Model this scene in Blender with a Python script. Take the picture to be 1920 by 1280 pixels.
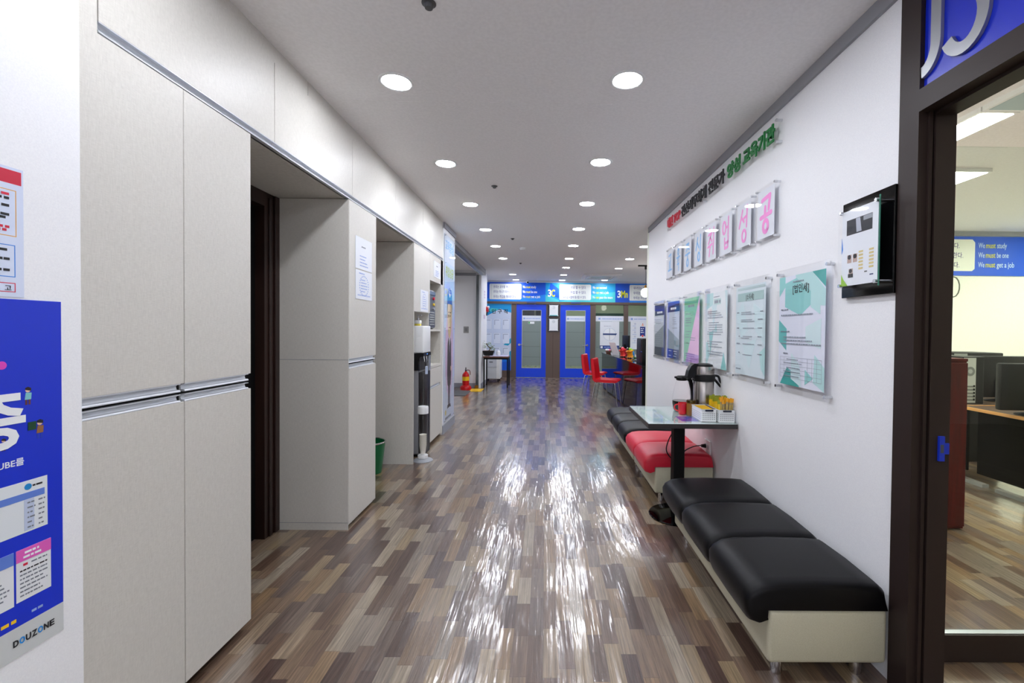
import bpy, bmesh, math, random
from mathutils import Matrix, Vector
PI = math.pi
S = bpy.context.scene
for o in list(bpy.data.objects):
    bpy.data.objects.remove(o, do_unlink=True)
COL = S.collection
random.seed(11)

# ------------------------------------------------------------------ camera, world, exposure
CAM_Z = 1.37
cd = bpy.data.cameras.new('camera'); cam = bpy.data.objects.new('camera', cd); COL.objects.link(cam)
S.camera = cam
yaw, pitch, roll = -0.0067, 0.0161, 0.0095
cy, sy, cp, sp, cr, sr = math.cos(yaw), math.sin(yaw), math.cos(pitch), math.sin(pitch), math.cos(roll), math.sin(roll)
M = Matrix(((cr, -sr, 0), (sr, cr, 0), (0, 0, 1))) @ Matrix(((1, 0, 0), (0, cp, -sp), (0, sp, cp))) @ Matrix(((1, 0, 0), (0, 0, -1), (0, 1, 0))) @ Matrix(((cy, sy, 0), (-sy, cy, 0), (0, 0, 1)))
R = Matrix((M[0], -M[1], -M[2])).transposed()
cam.matrix_world = Matrix.Translation((0, 0, CAM_Z)) @ R.to_4x4()
cd.sensor_width = 36; cd.lens = 835 / 1920 * 36
cd.shift_x = -69.1 / 1920; cd.shift_y = -9.2 / 1920
cd.clip_start = 0.05; cd.clip_end = 60

w = bpy.data.worlds.new('world'); S.world = w; w.use_nodes = True
w.node_tree.nodes['Background'].inputs[0].default_value = (.9, .95, 1, 1)
w.node_tree.nodes['Background'].inputs[1].default_value = 0.03
S.view_settings.view_transform = 'Standard'; S.view_settings.look = 'None'
S.cycles.max_bounces = 14; S.cycles.diffuse_bounces = 8; S.cycles.transparent_max_bounces = 16
S.view_settings.exposure = 0.36; S.view_settings.gamma = 1
LAMP = 120.0          # emission of the corridor downlights
ROOM_LAMP = 30.0     # emission of the classroom light strips

# ------------------------------------------------------------------ materials
def srgb(r, g, b):
    f = lambda c: (c / 255 / 12.92) if c / 255 <= .04045 else ((c / 255 + .055) / 1.055) ** 2.4
    return (f(r), f(g), f(b), 1)
MATS = {}
def mat(name, rgb, rough=.5, metal=0, emit=0, spec=.5, coat=0, trans=0):
    if name in MATS: return MATS[name]
    m = bpy.data.materials.new(name); m.use_nodes = True
    b = m.node_tree.nodes['Principled BSDF']
    c = srgb(*rgb)
    b.inputs['Base Color'].default_value = c
    b.inputs['Roughness'].default_value = rough; b.inputs['Metallic'].default_value = metal
    b.inputs['Specular IOR Level'].default_value = spec
    b.inputs['Coat Weight'].default_value = coat; b.inputs['Coat Roughness'].default_value = .05
    if trans: b.inputs['Transmission Weight'].default_value = trans
    if emit:
        b.inputs['Emission Color'].default_value = c; b.inputs['Emission Strength'].default_value = emit
    MATS[name] = m
    return m
def nodes(m):
    nt = m.node_tree
    return nt, nt.nodes, nt.links, nt.nodes['Principled BSDF']
def noise_mat(name, c1, c2, scale, rough=.5, bump=0, stretch=(1, 1, 1), spec=.5, detail=4, metal=0):
    m = mat(name, c1, rough, spec=spec, metal=metal); nt, N, L, b = nodes(m)
    tc = N.new('ShaderNodeTexCoord'); mp = N.new('ShaderNodeMapping'); mp.inputs['Scale'].default_value = stretch
    n = N.new('ShaderNodeTexNoise'); n.inputs['Scale'].default_value = scale; n.inputs['Detail'].default_value = detail
    r = N.new('ShaderNodeValToRGB'); r.color_ramp.elements[0].color = srgb(*c1); r.color_ramp.elements[1].color = srgb(*c2)
    r.color_ramp.elements[0].position = .35; r.color_ramp.elements[1].position = .65
    L.new(tc.outputs['Object'], mp.inputs[0]); L.new(mp.outputs[0], n.inputs[0]); L.new(n.outputs[0], r.inputs[0]); L.new(r.outputs[0], b.inputs['Base Color'])
    if bump:
        bp = N.new('ShaderNodeBump'); bp.inputs['Strength'].default_value = bump; bp.inputs['Distance'].default_value = .004
        L.new(n.outputs[0], bp.inputs['Height']); L.new(bp.outputs[0], b.inputs['Normal'])
    return m
def clear_mat(name, tint=(255, 255, 255), gloss=.02, k=.55, k0=.02):
    """thin clear sheet: see-through with a Fresnel mirror on top"""
    m = bpy.data.materials.new(name); m.use_nodes = True; nt = m.node_tree; N, L = nt.nodes, nt.links
    N.remove(N['Principled BSDF'])
    t = N.new('ShaderNodeBsdfTransparent'); t.inputs[0].default_value = srgb(*tint)
    g = N.new('ShaderNodeBsdfGlossy'); g.inputs['Roughness'].default_value = gloss
    lw = N.new('ShaderNodeLayerWeight'); lw.inputs[0].default_value = .5
    pw = N.new('ShaderNodeMath'); pw.operation = 'POWER'; pw.inputs[1].default_value = 5; L.new(lw.outputs['Facing'], pw.inputs[0])
    f = N.new('ShaderNodeMath'); f.operation = 'MULTIPLY_ADD'; f.inputs[1].default_value = k; f.inputs[2].default_value = k0; L.new(pw.outputs[0], f.inputs[0])
    x = N.new('ShaderNodeMixShader'); L.new(f.outputs[0], x.inputs[0]); L.new(t.outputs[0], x.inputs[1]); L.new(g.outputs[0], x.inputs[2])
    L.new(x.outputs[0], N['Material Output'].inputs[0])
    MATS[name] = m
    return m
def linen_mat(name, c1, c2):
    """woven laminate: two crossed stretched noises"""
    m = mat(name, c1, .45); nt, N, L, b = nodes(m)
    tc = N.new('ShaderNodeTexCoord'); outs = []
    for st in ((110, 110, 1500), (1500, 1500, 80)):
        mp = N.new('ShaderNodeMapping'); mp.inputs['Scale'].default_value = st
        n = N.new('ShaderNodeTexNoise'); n.inputs['Scale'].default_value = .5; n.inputs['Detail'].default_value = 3
        L.new(tc.outputs['Object'], mp.inputs[0]); L.new(mp.outputs[0], n.inputs[0]); outs.append(n.outputs[0])
    a = N.new('ShaderNodeMath'); a.operation = 'ADD'; L.new(outs[0], a.inputs[0]); L.new(outs[1], a.inputs[1])
    h = N.new('ShaderNodeMath'); h.operation = 'MULTIPLY'; h.inputs[1].default_value = .5; L.new(a.outputs[0], h.inputs[0])
    r = N.new('ShaderNodeValToRGB'); r.color_ramp.elements[0].color = srgb(*c1); r.color_ramp.elements[1].color = srgb(*c2)
    r.color_ramp.elements[0].position = .38; r.color_ramp.elements[1].position = .62
    L.new(h.outputs[0], r.inputs[0]); L.new(r.outputs[0], b.inputs['Base Color'])
    return m
def floor_mat():
    m = mat('plank floor', (130, 105, 85), .3); nt, N, L, b = nodes(m)
    tc = N.new('ShaderNodeTexCoord'); sx = N.new('ShaderNodeSeparateXYZ'); L.new(tc.outputs['Object'], sx.inputs[0])
    def mth(op, a, bb=None, clamp=False):
        n = N.new('ShaderNodeMath'); n.operation = op; n.use_clamp = clamp
        for i, v in enumerate((a, bb)):
            if v is None: continue
            if isinstance(v, (int, float)): n.inputs[i].default_value = v
            else: L.new(v, n.inputs[i])
        return n.outputs[0]
    def wn(x, y=None):
        n = N.new('ShaderNodeTexWhiteNoise'); n.noise_dimensions = '2D'; c = N.new('ShaderNodeCombineXYZ'); L.new(x, c.inputs[0])
        if y is not None: L.new(y, c.inputs[1])
        L.new(c.outputs[0], n.inputs['Vector']); return n.outputs['Value']
    W, LEN = .066, .29
    xs = mth('DIVIDE', sx.outputs[0], W); row = mth('FLOOR', xs)
    off = wn(row)
    ln = mth('MULTIPLY_ADD', wn(mth('ADD', row, 37.5)), .35); ln.node.inputs[2].default_value = .8
    ys = mth('ADD', mth('DIVIDE', mth('DIVIDE', sx.outputs[1], LEN), ln), mth('MULTIPLY', off, 7.0)); col = mth('FLOOR', ys)
    rnd = wn(row, col)
    # now and then two neighbouring strips share one tone
    ramp = N.new('ShaderNodeValToRGB'); ramp.color_ramp.interpolation = 'CONSTANT'
    cols = [(98, 76, 62), (146, 127, 105), (117, 101, 90), (138, 113, 85), (106, 84, 70), (154, 140, 121), (126, 104, 84), (82, 62, 54), (134, 121, 107), (114, 92, 76), (148, 128, 100), (102, 86, 77)]
    e = ramp.color_ramp.elements
    while len(e) < len(cols): e.new(.5)
    for i, c in enumerate(cols): e[i].position = i / len(cols); e[i].color = srgb(*c)
    L.new(rnd, ramp.inputs[0])
    # grain
    mp = N.new('ShaderNodeMapping'); mp.inputs['Scale'].default_value = (150, 5, 1); L.new(tc.outputs['Object'], mp.inputs[0])
    cmb = N.new('ShaderNodeVectorMath'); cmb.operation = 'ADD'; L.new(mp.outputs[0], cmb.inputs[0])
    rc = N.new('ShaderNodeCombineXYZ'); L.new(mth('MULTIPLY', rnd, 50.0), rc.inputs[2]); L.new(rc.outputs[0], cmb.inputs[1])
    g = N.new('ShaderNodeTexNoise'); g.inputs['Scale'].default_value = 1; g.inputs['Detail'].default_value = 6; g.inputs['Roughness'].default_value = .6; L.new(cmb.outputs[0], g.inputs[0])
    gr = N.new('ShaderNodeMapRange'); gr.inputs[1].default_value = .3; gr.inputs[2].default_value = .7; gr.inputs[3].default_value = .5; gr.inputs[4].default_value = 1.24; L.new(g.outputs[0], gr.inputs[0])
    # seams
    fx = mth('FRACT', xs); fy = mth('FRACT', ys)
    seam = mth('MULTIPLY', mth('GREATER_THAN', fx, .02), mth('GREATER_THAN', fy, .008))
    sm = mth('MULTIPLY_ADD', seam, .35); sm.node.inputs[2].default_value = .65
    vm = N.new('ShaderNodeVectorMath'); vm.operation = 'SCALE'; L.new(ramp.outputs[0], vm.inputs[0]); L.new(mth('MULTIPLY', gr.outputs[0], sm), vm.inputs['Scale'])
    L.new(vm.outputs[0], b.inputs['Base Color'])
    # embossed, waxed surface
    mp2 = N.new('ShaderNodeMapping'); mp2.inputs['Scale'].default_value = (1, .22, 1); L.new(tc.outputs['Object'], mp2.inputs[0])
    g2 = N.new('ShaderNodeTexNoise'); g2.inputs['Scale'].default_value = 9; g2.inputs['Detail'].default_value = 3; L.new(mp2.outputs[0], g2.inputs[0])
    hsum = mth('ADD', mth('MULTIPLY', g.outputs[0], .55), mth('MULTIPLY', g2.outputs[0], .9))
    hs2 = mth('ADD', hsum, mth('MULTIPLY', seam, .25))
    bp = N.new('ShaderNodeBump'); bp.inputs['Strength'].default_value = FLOOR_BUMP; bp.inputs['Distance'].default_value = .0035; L.new(hs2, bp.inputs['Height']); L.new(bp.outputs[0], b.inputs['Normal'])
    b.inputs['Roughness'].default_value = .3
    b.inputs['Coat Weight'].default_value = 1; b.inputs['Coat Roughness'].default_value = .13; b.inputs['Coat IOR'].default_value = 1.6
    mp3 = N.new('ShaderNodeMapping'); mp3.inputs['Scale'].default_value = (60, 2.2, 1); L.new(tc.outputs['Object'], mp3.inputs[0])
    g3 = N.new('ShaderNodeTexNoise'); g3.inputs['Scale'].default_value = 1; g3.inputs['Detail'].default_value = 2; L.new(mp3.outputs[0], g3.inputs[0])
    b2 = N.new('ShaderNodeBump'); b2.inputs['Strength'].default_value = 1; b2.inputs['Distance'].default_value = .0016; L.new(mth('ADD', mth('MULTIPLY', g3.outputs[0], COAT_GRAIN), mth('MULTIPLY', g2.outputs[0], COAT_WAVE)), b2.inputs['Height']); L.new(b2.outputs[0], b.inputs['Coat Normal'])
    return m
FLOOR_BUMP = .45; COAT_GRAIN = .7; COAT_WAVE = 4.6
FLOOR = floor_mat()
WHITE = noise_mat('white wallpaper', (240, 241, 244), (246, 247, 249), 260, .6, .015)
CEIL = noise_mat('ceiling paper', (240, 239, 239), (246, 245, 245), 60, .7)
ROOMW = noise_mat('room wall paint', (232, 236, 222), (238, 241, 228), 60, .6)
LINEN = linen_mat('linen laminate', (200, 197, 189), (216, 213, 205))
GREYT = mat('grey moulding', (152, 154, 160), .5)
BASEB = mat('grey baseboard', (150, 153, 162), .5)
BROWN = mat('dark brown frame', (44, 33, 30), .45, spec=.3)
BROWN2 = mat('brown aluminium', (98, 82, 74), .45)
DBROWN = noise_mat('dark wood door', (36, 20, 16), (46, 26, 20), 14, .4, stretch=(1, 1, .1))
BLUE = mat('blue lacquer', (0, 66, 226), .35)
SIGNBLUE = mat('sign blue', (12, 40, 190), .35)
PBLUE = mat('print blue', (0, 92, 216), .45)
PBLUE2 = mat('print sky blue', (0, 150, 214), .45)
PTEAL = mat('print turquoise', (72, 196, 204), .45)
PWHITE = mat('print white', (240, 243, 246), .5)
PAPER = mat('paper white', (232, 236, 244), .55)
PYEL = mat('print yellow', (222, 222, 30), .5)
INK = mat('ink', (28, 28, 34), .6)
GINK = mat('grey ink', (120, 126, 136), .6)
NAVY = mat('print navy', (26, 44, 110), .5)
ALU = mat('brushed aluminium', (196, 200, 206), .32, .85)
RAIL = mat('rail aluminium', (206, 210, 216), .38, .3)
CHROME = mat('chrome', (220, 222, 226), .12, 1)
STEEL = mat('stainless steel', (178, 172, 168), .25, 1)
BLACK = mat('black plastic', (10, 10, 12), .4, spec=.3)
MBLACK = mat('matt black', (8, 8, 8), .6, spec=.2)
GBLACK = mat('black gloss', (4, 4, 5), .06, spec=.3)
LEATHER = noise_mat('black leatherette', (5, 5, 7), (8, 8, 11), 400, .42, .06, spec=.22)
REDL = noise_mat('red leatherette', (212, 28, 56), (222, 36, 62), 300, .4, .05)
CREAM = noise_mat('cream leatherette', (192, 188, 162), (202, 198, 174), 300, .45, .05)
REDV = mat('red vinyl', (214, 18, 36), .3, coat=.3)
WPLAS = mat('white plastic', (236, 238, 238), .35)
RED = mat('red paint', (206, 16, 24), .3)
YEL = mat('yellow plastic', (246, 200, 24), .4)
ACRYL = clear_mat('clear acrylic')
GLASS = clear_mat('clear glass', (250, 254, 252)); TGLASS = clear_mat('table glass', (252, 255, 254), .03, .95, .05)
FROST = mat('frosted film', (128, 142, 138), .3)
LEDM = mat('led diffuser', (243, 246, 255), .5, emit=LAMP)
STRIPM = mat('light strip diffuser', (255, 252, 240), .5, emit=ROOM_LAMP)
GREEN = mat('green plastic', (0, 98, 52), .35)
def col(r, g, b, rough=.5): return mat('tint %d %d %d' % (r, g, b), (r, g, b), rough)

# ------------------------------------------------------------------ mesh builder
class MB:
    def __init__(s): s.v = []; s.f = []; s.m = []; s.sm = []; s.mats = []
    def mi(s, m):
        if m not in s.mats: s.mats.append(m)
        return s.mats.index(m)
    def add(s, vs, fs, m, smooth=False, mtx=None):
        o = len(s.v); i = s.mi(m)
        for v in vs: s.v.append(tuple(mtx @ Vector(v)) if mtx is not None else tuple(v))
        for f in fs: s.f.append([o + k for k in f]); s.m.append(i); s.sm.append(smooth)
        return s
    def bm(s, b, m, smooth=False, mtx=None):
        b.verts.index_update(); s.add([v.co[:] for v in b.verts], [[v.index for v in f.verts] for f in b.faces], m, smooth, mtx); b.free(); return s
    def box(s, x0, x1, y0, y1, z0, z1, m, bev=0, seg=2, mtx=None):
        b = bmesh.new(); bmesh.ops.create_cube(b, size=1)
        for v in b.verts: v.co = Vector(((x0 + x1) / 2 + v.co.x * (x1 - x0), (y0 + y1) / 2 + v.co.y * (y1 - y0), (z0 + z1) / 2 + v.co.z * (z1 - z0)))
        if bev: bmesh.ops.bevel(b, geom=b.edges[:], offset=bev, segments=seg, profile=.5, affect='EDGES')
        return s.bm(b, m, bev > .004, mtx)
    def prism(s, poly, a, b, m, axis='z', smooth=False, mtx=None):
        """poly of 2-D points pushed from a to b along axis; (x,y)->z, (x,z)->y, (y,z)->x"""
        P = {'z': lambda p, t: (p[0], p[1], t), 'y': lambda p, t: (p[0], t, p[1]), 'x': lambda p, t: (t, p[0], p[1])}[axis]
        n = len(poly); vs = [P(p, a) for p in poly] + [P(p, b) for p in poly]
        fs = [list(range(n))[::-1], list(range(n, 2 * n))] + [[i, (i + 1) % n, n + (i + 1) % n, n + i] for i in range(n)]
        return s.add(vs, fs, m, smooth, mtx)
    def lathe(s, prof, m, n=28, org=(0, 0, 0), smooth=True, mtx=None, caps=True):
        vs = []; fs = []; k = len(prof)
        for i in range(n):
            a = 2 * PI * i / n
            for r, z in prof: vs.append((org[0] + r * math.cos(a), org[1] + r * math.sin(a), org[2] + z))
        for i in range(n):
            j = (i + 1) % n
            for q in range(k - 1): fs.append([i * k + q, j * k + q, j * k + q + 1, i * k + q + 1])
        if caps:
            if prof[0][0] > 1e-6: fs.append([i * k for i in range(n)][::-1])
            if prof[-1][0] > 1e-6: fs.append([i * k + k - 1 for i in range(n)])
        return s.add(vs, fs, m, smooth, mtx)
    def cyl(s, p0, p1, r, m, r1=None, n=16, smooth=True):
        p0, p1 = Vector(p0), Vector(p1); d = p1 - p0
        q = d.to_track_quat('Z', 'Y').to_matrix().to_4x4(); q.translation = p0
        return s.lathe([(r, 0), (r if r1 is None else r1, d.length)], m, n, mtx=q, smooth=smooth)
    def tube(s, pts, r, m, n=8, sub=6):
        P = [Vector(p) for p in pts]
        if sub > 1 and len(P) > 2:
            Q = []
            for i in range(len(P) - 1):
                a, b, c, d = P[max(i - 1, 0)], P[i], P[i + 1], P[min(i + 2, len(P) - 1)]
                for k in range(sub):
                    t = k / sub; Q.append(.5 * ((2 * b) + (c - a) * t + (2 * a - 5 * b + 4 * c - d) * t * t + (3 * b - a - 3 * c + d) * t ** 3))
            P = Q + [P[-1]]
        vs = []; fs = []; up = Vector((0, 0, 1))
        for i, p in enumerate(P):
            t = (P[min(i + 1, len(P) - 1)] - P[max(i - 1, 0)]).normalized()
            if abs(t.dot(up)) > .95: up = Vector((1, 0, 0)) if abs(t.x) < .9 else Vector((0, 1, 0))
            x = t.cross(up).normalized(); y = t.cross(x).normalized(); up = -y if False else (x.cross(t)).normalized()
            rr = r[i] if isinstance(r, list) and i < len(r) else (r if not isinstance(r, list) else r[-1])
            for k in range(n):
                a = 2 * PI * k / n; vs.append(p + (x * math.cos(a) + y * math.sin(a)) * rr)
        for i in range(len(P) - 1):
            for k in range(n): fs.append([i * n + k, i * n + (k + 1) % n, (i + 1) * n + (k + 1) % n, (i + 1) * n + k])
        fs.append(list(range(n))[::-1]); fs.append([(len(P) - 1) * n + k for k in range(n)])
        return s.add(vs, fs, m, True)
    def ball(s, c, r, m, rot=None, n=16):
        b = bmesh.new(); bmesh.ops.create_uvsphere(b, u_segments=n, v_segments=max(6, n * 2 // 3), radius=1)
        r = (r, r, r) if isinstance(r, (int, float)) else r
        mt = Matrix.Translation(c) @ (rot if rot is not None else Matrix.Identity(4)) @ Matrix.Diagonal((*r, 1))
        return s.bm(b, m, True, mt)
    # flat print, in a u-v plane with z outwards
    def rect(s, u0, v0, u1, v1, m, z=.001, t=.0006): return s.prism([(u0, v0), (u1, v0), (u1, v1), (u0, v1)], z, z + t, m)
    def poly(s, pts, m, z=.001, t=.0006): return s.prism(pts, z, z + t, m)
    def disc(s, u, v, r, m, z=.001, t=.0006, n=24, rv=None): return s.prism([(u + r * math.cos(2 * PI * i / n), v + (rv or r) * math.sin(2 * PI * i / n)) for i in range(n)], z, z + t, m)
    def outline(s, u0, v0, u1, v1, w, m, z=.001):
        s.rect(u0, v0, u1, v0 + w, m, z); s.rect(u0, v1 - w, u1, v1, m, z); s.rect(u0, v0 + w, u0 + w, v1 - w, m, z); return s.rect(u1 - w, v0 + w, u1, v1 - w, m, z)
    def dashes(s, u0, u1, v, h, m, z=.0018, rnd=random, ragged=True):
        """a line of print too small to read: a row of short strokes"""
        u = u0; end = u0 + (u1 - u0) * (rnd.uniform(.6, 1) if ragged else 1)
        while u < end - h * .5:
            L = min(rnd.uniform(.6, 2.6) * h, end - u); s.rect(u, v - h * .38, u + L, v + h * .38, m, z, .0003); u += L + h * rnd.uniform(.25, .6)
        return s
    def text(s, body, u, v, size, m, z=.001, t=.0006, align='LEFT', bold=0, sx=1, mtx=None, smooth=False, fit=None):
        c = bpy.data.curves.new('lettering', 'FONT'); c.body = body; c.size = size; c.align_x = align; c.extrude = t / 2; c.offset = bold * size; c.resolution_u = 3
        o = bpy.data.objects.new('lettering', c); COL.objects.link(o); bpy.context.view_layer.update()
        me = bpy.data.meshes.new_from_object(o.evaluated_get(bpy.context.evaluated_depsgraph_get()))
        if fit and me.vertices:
            xs = [q.co.x for q in me.vertices]; sx = fit / max(1e-6, max(xs) - min(xs)); u = u - min(xs) * sx
        mt = Matrix.Translation((u, v, z + t / 2)) @ Matrix.Diagonal((sx, 1, 1, 1))
        if mtx is not None: mt = mtx @ mt
        s.add([q.co[:] for q in me.vertices], [list(p.vertices) for p in me.polygons], m, smooth, mt)
        bpy.data.objects.remove(o, do_unlink=True); bpy.data.curves.remove(c); bpy.data.meshes.remove(me); return s
    def stroke(s, pts, wd, m, z=.001, t=.0006):
        P = [Vector(p) for p in pts]
        for a, b in zip(P, P[1:]):
            d = b - a
            if d.length < 1e-6: continue
            n = Vector((-d.y, d.x)).normalized() * wd / 2
            s.poly([a - n, b - n, b + n, a + n], m, z, t); z += 2e-5
        for p in P: s.disc(p.x, p.y, wd / 2, m, z, t, 10); z += 2e-5
        return s
    def build(s, name, parent=None, loc=None, kind=None):
        me = bpy.data.meshes.new(name); me.from_pydata(s.v, [], s.f)
        for m in s.mats: me.materials.append(m)
        me.polygons.foreach_set('material_index', s.m); me.polygons.foreach_set('use_smooth', s.sm); me.update()
        b = bmesh.new(); b.from_mesh(me); bmesh.ops.recalc_face_normals(b, faces=b.faces[:])
        if any(s.sm):
            for e in b.edges:
                if len(e.link_faces) == 2 and e.calc_face_angle(0) > .7: e.smooth = False
        b.to_mesh(me); b.free()
        o = bpy.data.objects.new(name, me); COL.objects.link(o)
        if parent is not None: o.parent = parent
        if loc: o.location = loc
        if kind: o['kind'] = kind
        return o

def tag(o, label, cat, group=None, kind=None):
    o['label'] = label; o['category'] = cat
    if group: o['group'] = group
    if kind: o['kind'] = kind
    return o
def thing(name, label, cat, loc=(0, 0, 0), rz=0, group=None, face=None):
    o = bpy.data.objects.new(name, None); COL.objects.link(o); o.empty_display_size = .1
    if face: o.matrix_world = Matrix.Translation(loc) @ FACE[face]
    else: o.location = loc; o.rotation_euler = (0, 0, rz)
    return tag(o, label, cat, group)
# plane directions: local x = right, y = up, z = towards the viewer
FACE = {'right': Matrix(((0, 0, -1, 0), (-1, 0, 0, 0), (0, 1, 0, 0), (0, 0, 0, 1))),
        'left': Matrix(((0, 0, 1, 0), (1, 0, 0, 0), (0, 1, 0, 0), (0, 0, 0, 1))),
        'far': Matrix(((1, 0, 0, 0), (0, 0, -1, 0), (0, 1, 0, 0), (0, 0, 0, 1)))}
def dup(root, loc=None, rz=None, label=None):
    r = root.copy(); COL.objects.link(r)
    if loc is not None: r.location = loc
    if rz is not None: r.rotation_euler = (0, 0, rz)
    if label: r['label'] = label
    for ch in list(root.children):
        c = ch.copy(); COL.objects.link(c); c.parent = r
        for g in list(ch.children):
            d = g.copy(); COL.objects.link(d); d.parent = c
    return r
def struct(name, boxes, m, parent=None):
    mb = MB()
    for b in boxes: mb.box(*b, m)
    o = mb.build(name, parent)
    if parent is None: o['kind'] = 'structure'
    return o
ORD = ['first', 'second', 'third', 'fourth', 'fifth', 'sixth', 'seventh', 'eighth', 'ninth', 'tenth', 'eleventh', 'twelfth']

# ------------------------------------------------------------------ the shell
H = 2.73; XL = -1.325; XR = 1.36; D = 12.6
struct('floor', [(-2.6, 7.2, -3.2, 17.2, -.1, 0)], FLOOR)
struct('ceiling', [(-2.6, 7.2, -3.2, 17.2, H, H + .1)], CEIL)
struct('wall_rear', [(-1.7, 7.2, -3.2, -3.0, 0, H)], WHITE)
struct('wall_left', [(-1.6, -1.318, -3.0, 1.272, 0, H)], WHITE)
struct('wall_alcove', [(-2.1, -1.95, 1.272, 5.72, 0, H)], BROWN2)  # unseen back wall, coloured dark to cut bounce and deepen the niche shade
struct('wall_column', [(-2.3, XL, 5.725, 6.45, 0, H)], WHITE)
struct('baseboard_left', [(XL, XL + .012, 5.725, 6.45, 0, .115), (XL - .3, XL + .012, 6.45, 6.462, 0, .115)], BASEB)
struct('trim_2', [(XL, XL + .02, 5.725, 6.45, 2.665, H)], GREYT)
struct('wall_lobby', [(-2.3, -1.52, 10.4, 10.52, 0, H), (-2.3, -2.16, 6.45, 8.3, 0, H), (-2.3, -2.16, 9.75, 10.4, 0, H), (-2.3, -2.16, 8.3, 9.75, 2.2, H)], WHITE)
struct('baseboard_lobby_side', [(-2.15, -1.52, 10.385, 10.4, 0, .1)], BASEB)
struct('trim_3', [(-2.15, -1.5, 10.36, 10.4, 2.6, 2.66), (-2.16, -2.1, 6.45, 10.4, 2.6, 2.66)], GREYT)
struct('wall_alarm', [(-1.62, -1.5, 10.3, 11.3, 0, H)], WHITE)
struct('baseboard_far', [(-1.5, -1.488, 10.3, 11.3, 0, .1)], BASEB)
struct('wall_left_far', [(-2.4, -2.25, 10.52, D, 0, H)], WHITE)
struct('trim_4', [(-1.50, -1.40, 6.45, 10.3, 2.655, H)], GREYT)
struct('wall_right', [(XR, XR + .1, 1.71, 5.93, 0, H), (XR, XR + .1, -3.0, .5, 0, H)], WHITE)
struct('trim_5', [(XR - .016, XR, 1.71, 5.93, 2.665, H)], GREYT)
struct('wall_divider', [(XR, 7.1, 5.93, 6.03, 0, H)], ROOMW)
struct('wall_classroom', [(7.0, 7.1, -3.0, 5.93, 0, H)], ROOMW)
struct('trim_6', [(XR + .1, 7.0, 5.915, 5.93, 2.668, H)], GREYT)
struct('wall_reception', [(4.2, 4.35, 6.03, D, 0, H)], WHITE)
# far partition: brown members, header and low plinth
struct('wall_far', [(-2.4, 4.35, D + .02, D + .12, 2.15, H), (-2.4, -.977, D + .02, D + .12, .2, 2.15)], WHITE)
struct('trim_7', [(-2.4, 4.35, D - .02, D + .1, 2.085, 2.15), (-.98, -.838, D, D + .1, 0, 2.085), (.003, .403, D, D + .1, 0, 2.085),
                    (1.254, 1.405, D, D + .1, 0, 2.085), (2.205, 2.325, D, D + .1, 0, 2.085), (3.1, 3.22, D, D + .1, 0, 2.085), (-2.4, -.98, D - .01, D + .02, 0, .2)], BROWN2)
struct('trim_8', [(.198, .204, D - .001, D, 0, 1.28)], BROWN)
struct('wall_classroom_far', [(-2.6, 4.5, 16.9, 17.1, 0, H), (-2.6, -2.4, D, 17, 0, H), (4.35, 4.5, D, 17, 0, H)], col(206, 222, 204, .6))

# entrance shutter rail and post
tr = MB(); tr.box(-1.53, -1.40, 6.45, 10.3, 2.60, 2.655, mat('rail green black', (34, 44, 44), .3, .6)); tr.box(-1.485, -1.46, 6.45, 10.2, 2.57, 2.60, CHROME)
tag(tr.build('sliding_door_rail'), 'dark metal sliding door rail under the ceiling over the lobby opening', 'rail')
po = MB(); po.box(-1.60, -1.54, 10.20, 10.28, .005, 2.60, mat('mirror steel', (120, 126, 128), .1, 1), .004); po.box(-1.54, -1.532, 10.21, 10.24, .005, 2.6, CHROME); po.box(-1.61, -1.532, 10.14, 10.20, 0, .08, mat('brass', (150, 110, 50), .3, .9))
tag(po.build('folding_door_post'), 'mirror steel post at the far end of the lobby opening', 'post')

# ------------------------------------------------------------------ left wall of cabinets
def c_rail(parent, y0, y1, z0, z1, name='handle_rail', xf=XL, cap=.018):
    h = z1 - z0
    p = [(xf - .03, z1), (xf, z1), (xf, z1 - .003), (xf - .012, z1 - .004), (xf - .017, z1 - h * .35), (xf - .014, z0 + h * .28), (xf - .002, z0 + h * .22), (xf, z0 + h * .1), (xf, z0), (xf - .03, z0)]
    m = MB(); m.prism(p, y0 + .001, y1 - max(cap, .001), RAIL, 'y')
    if cap: m.prism([(xf - .03, z1), (xf - .02, z1), (xf - .02, z0), (xf - .03, z0)], y1 - cap, y1 - .001, MBLACK, 'y')
    return m.build(name, parent)
def c_door(parent, y0, y1, z0, z1, rail=None, name='door', xf=XL):
    d = MB().box(xf - .02, xf, y0 + .0015, y1 - .0015, z0, z1, LINEN, .0012, 1).build(name, parent)
    if rail: c_rail(d, y0, y1, *rail, xf=xf)
    return d
t = thing('tall_cabinet', 'tall beige linen cupboard with four doors beside the white poster wall', 'cabinet')
b = MB(); b.box(-1.86, XL - .021, 1.274, 2.008, .04, 2.228, LINEN); b.box(-1.84, -1.38, 1.28, 2.0, 0, .04, MBLACK); b.box(-1.4, XL - .0165, 1.276, 2.006, 1.1212, 1.1298, MBLACK)
b.build('body', t)
for y0, y1 in ((1.274, 1.641), (1.641, 2.01)):
    c_door(t, y0, y1, 1.160, 2.228, (1.130, 1.160)); c_door(t, y0, y1, .045, 1.093, (1.093, 1.121))
t = thing('narrow_cabinet', 'narrow beige cupboard with two doors and taped notices, between the two niches', 'cabinet')
b = MB(); b.box(-1.80, XL - .021, 3.004, 3.475, .012, 2.228, LINEN); b.box(-1.80, XL - .001, 3.0, 3.004, 0, 2.228, LINEN); b.box(-1.80, -1.36, 3.01, 3.47, 0, .012, MBLACK); b.box(-1.4, XL - .0165, 3.008, 3.474, 1.1212, 1.1298, MBLACK)
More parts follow.
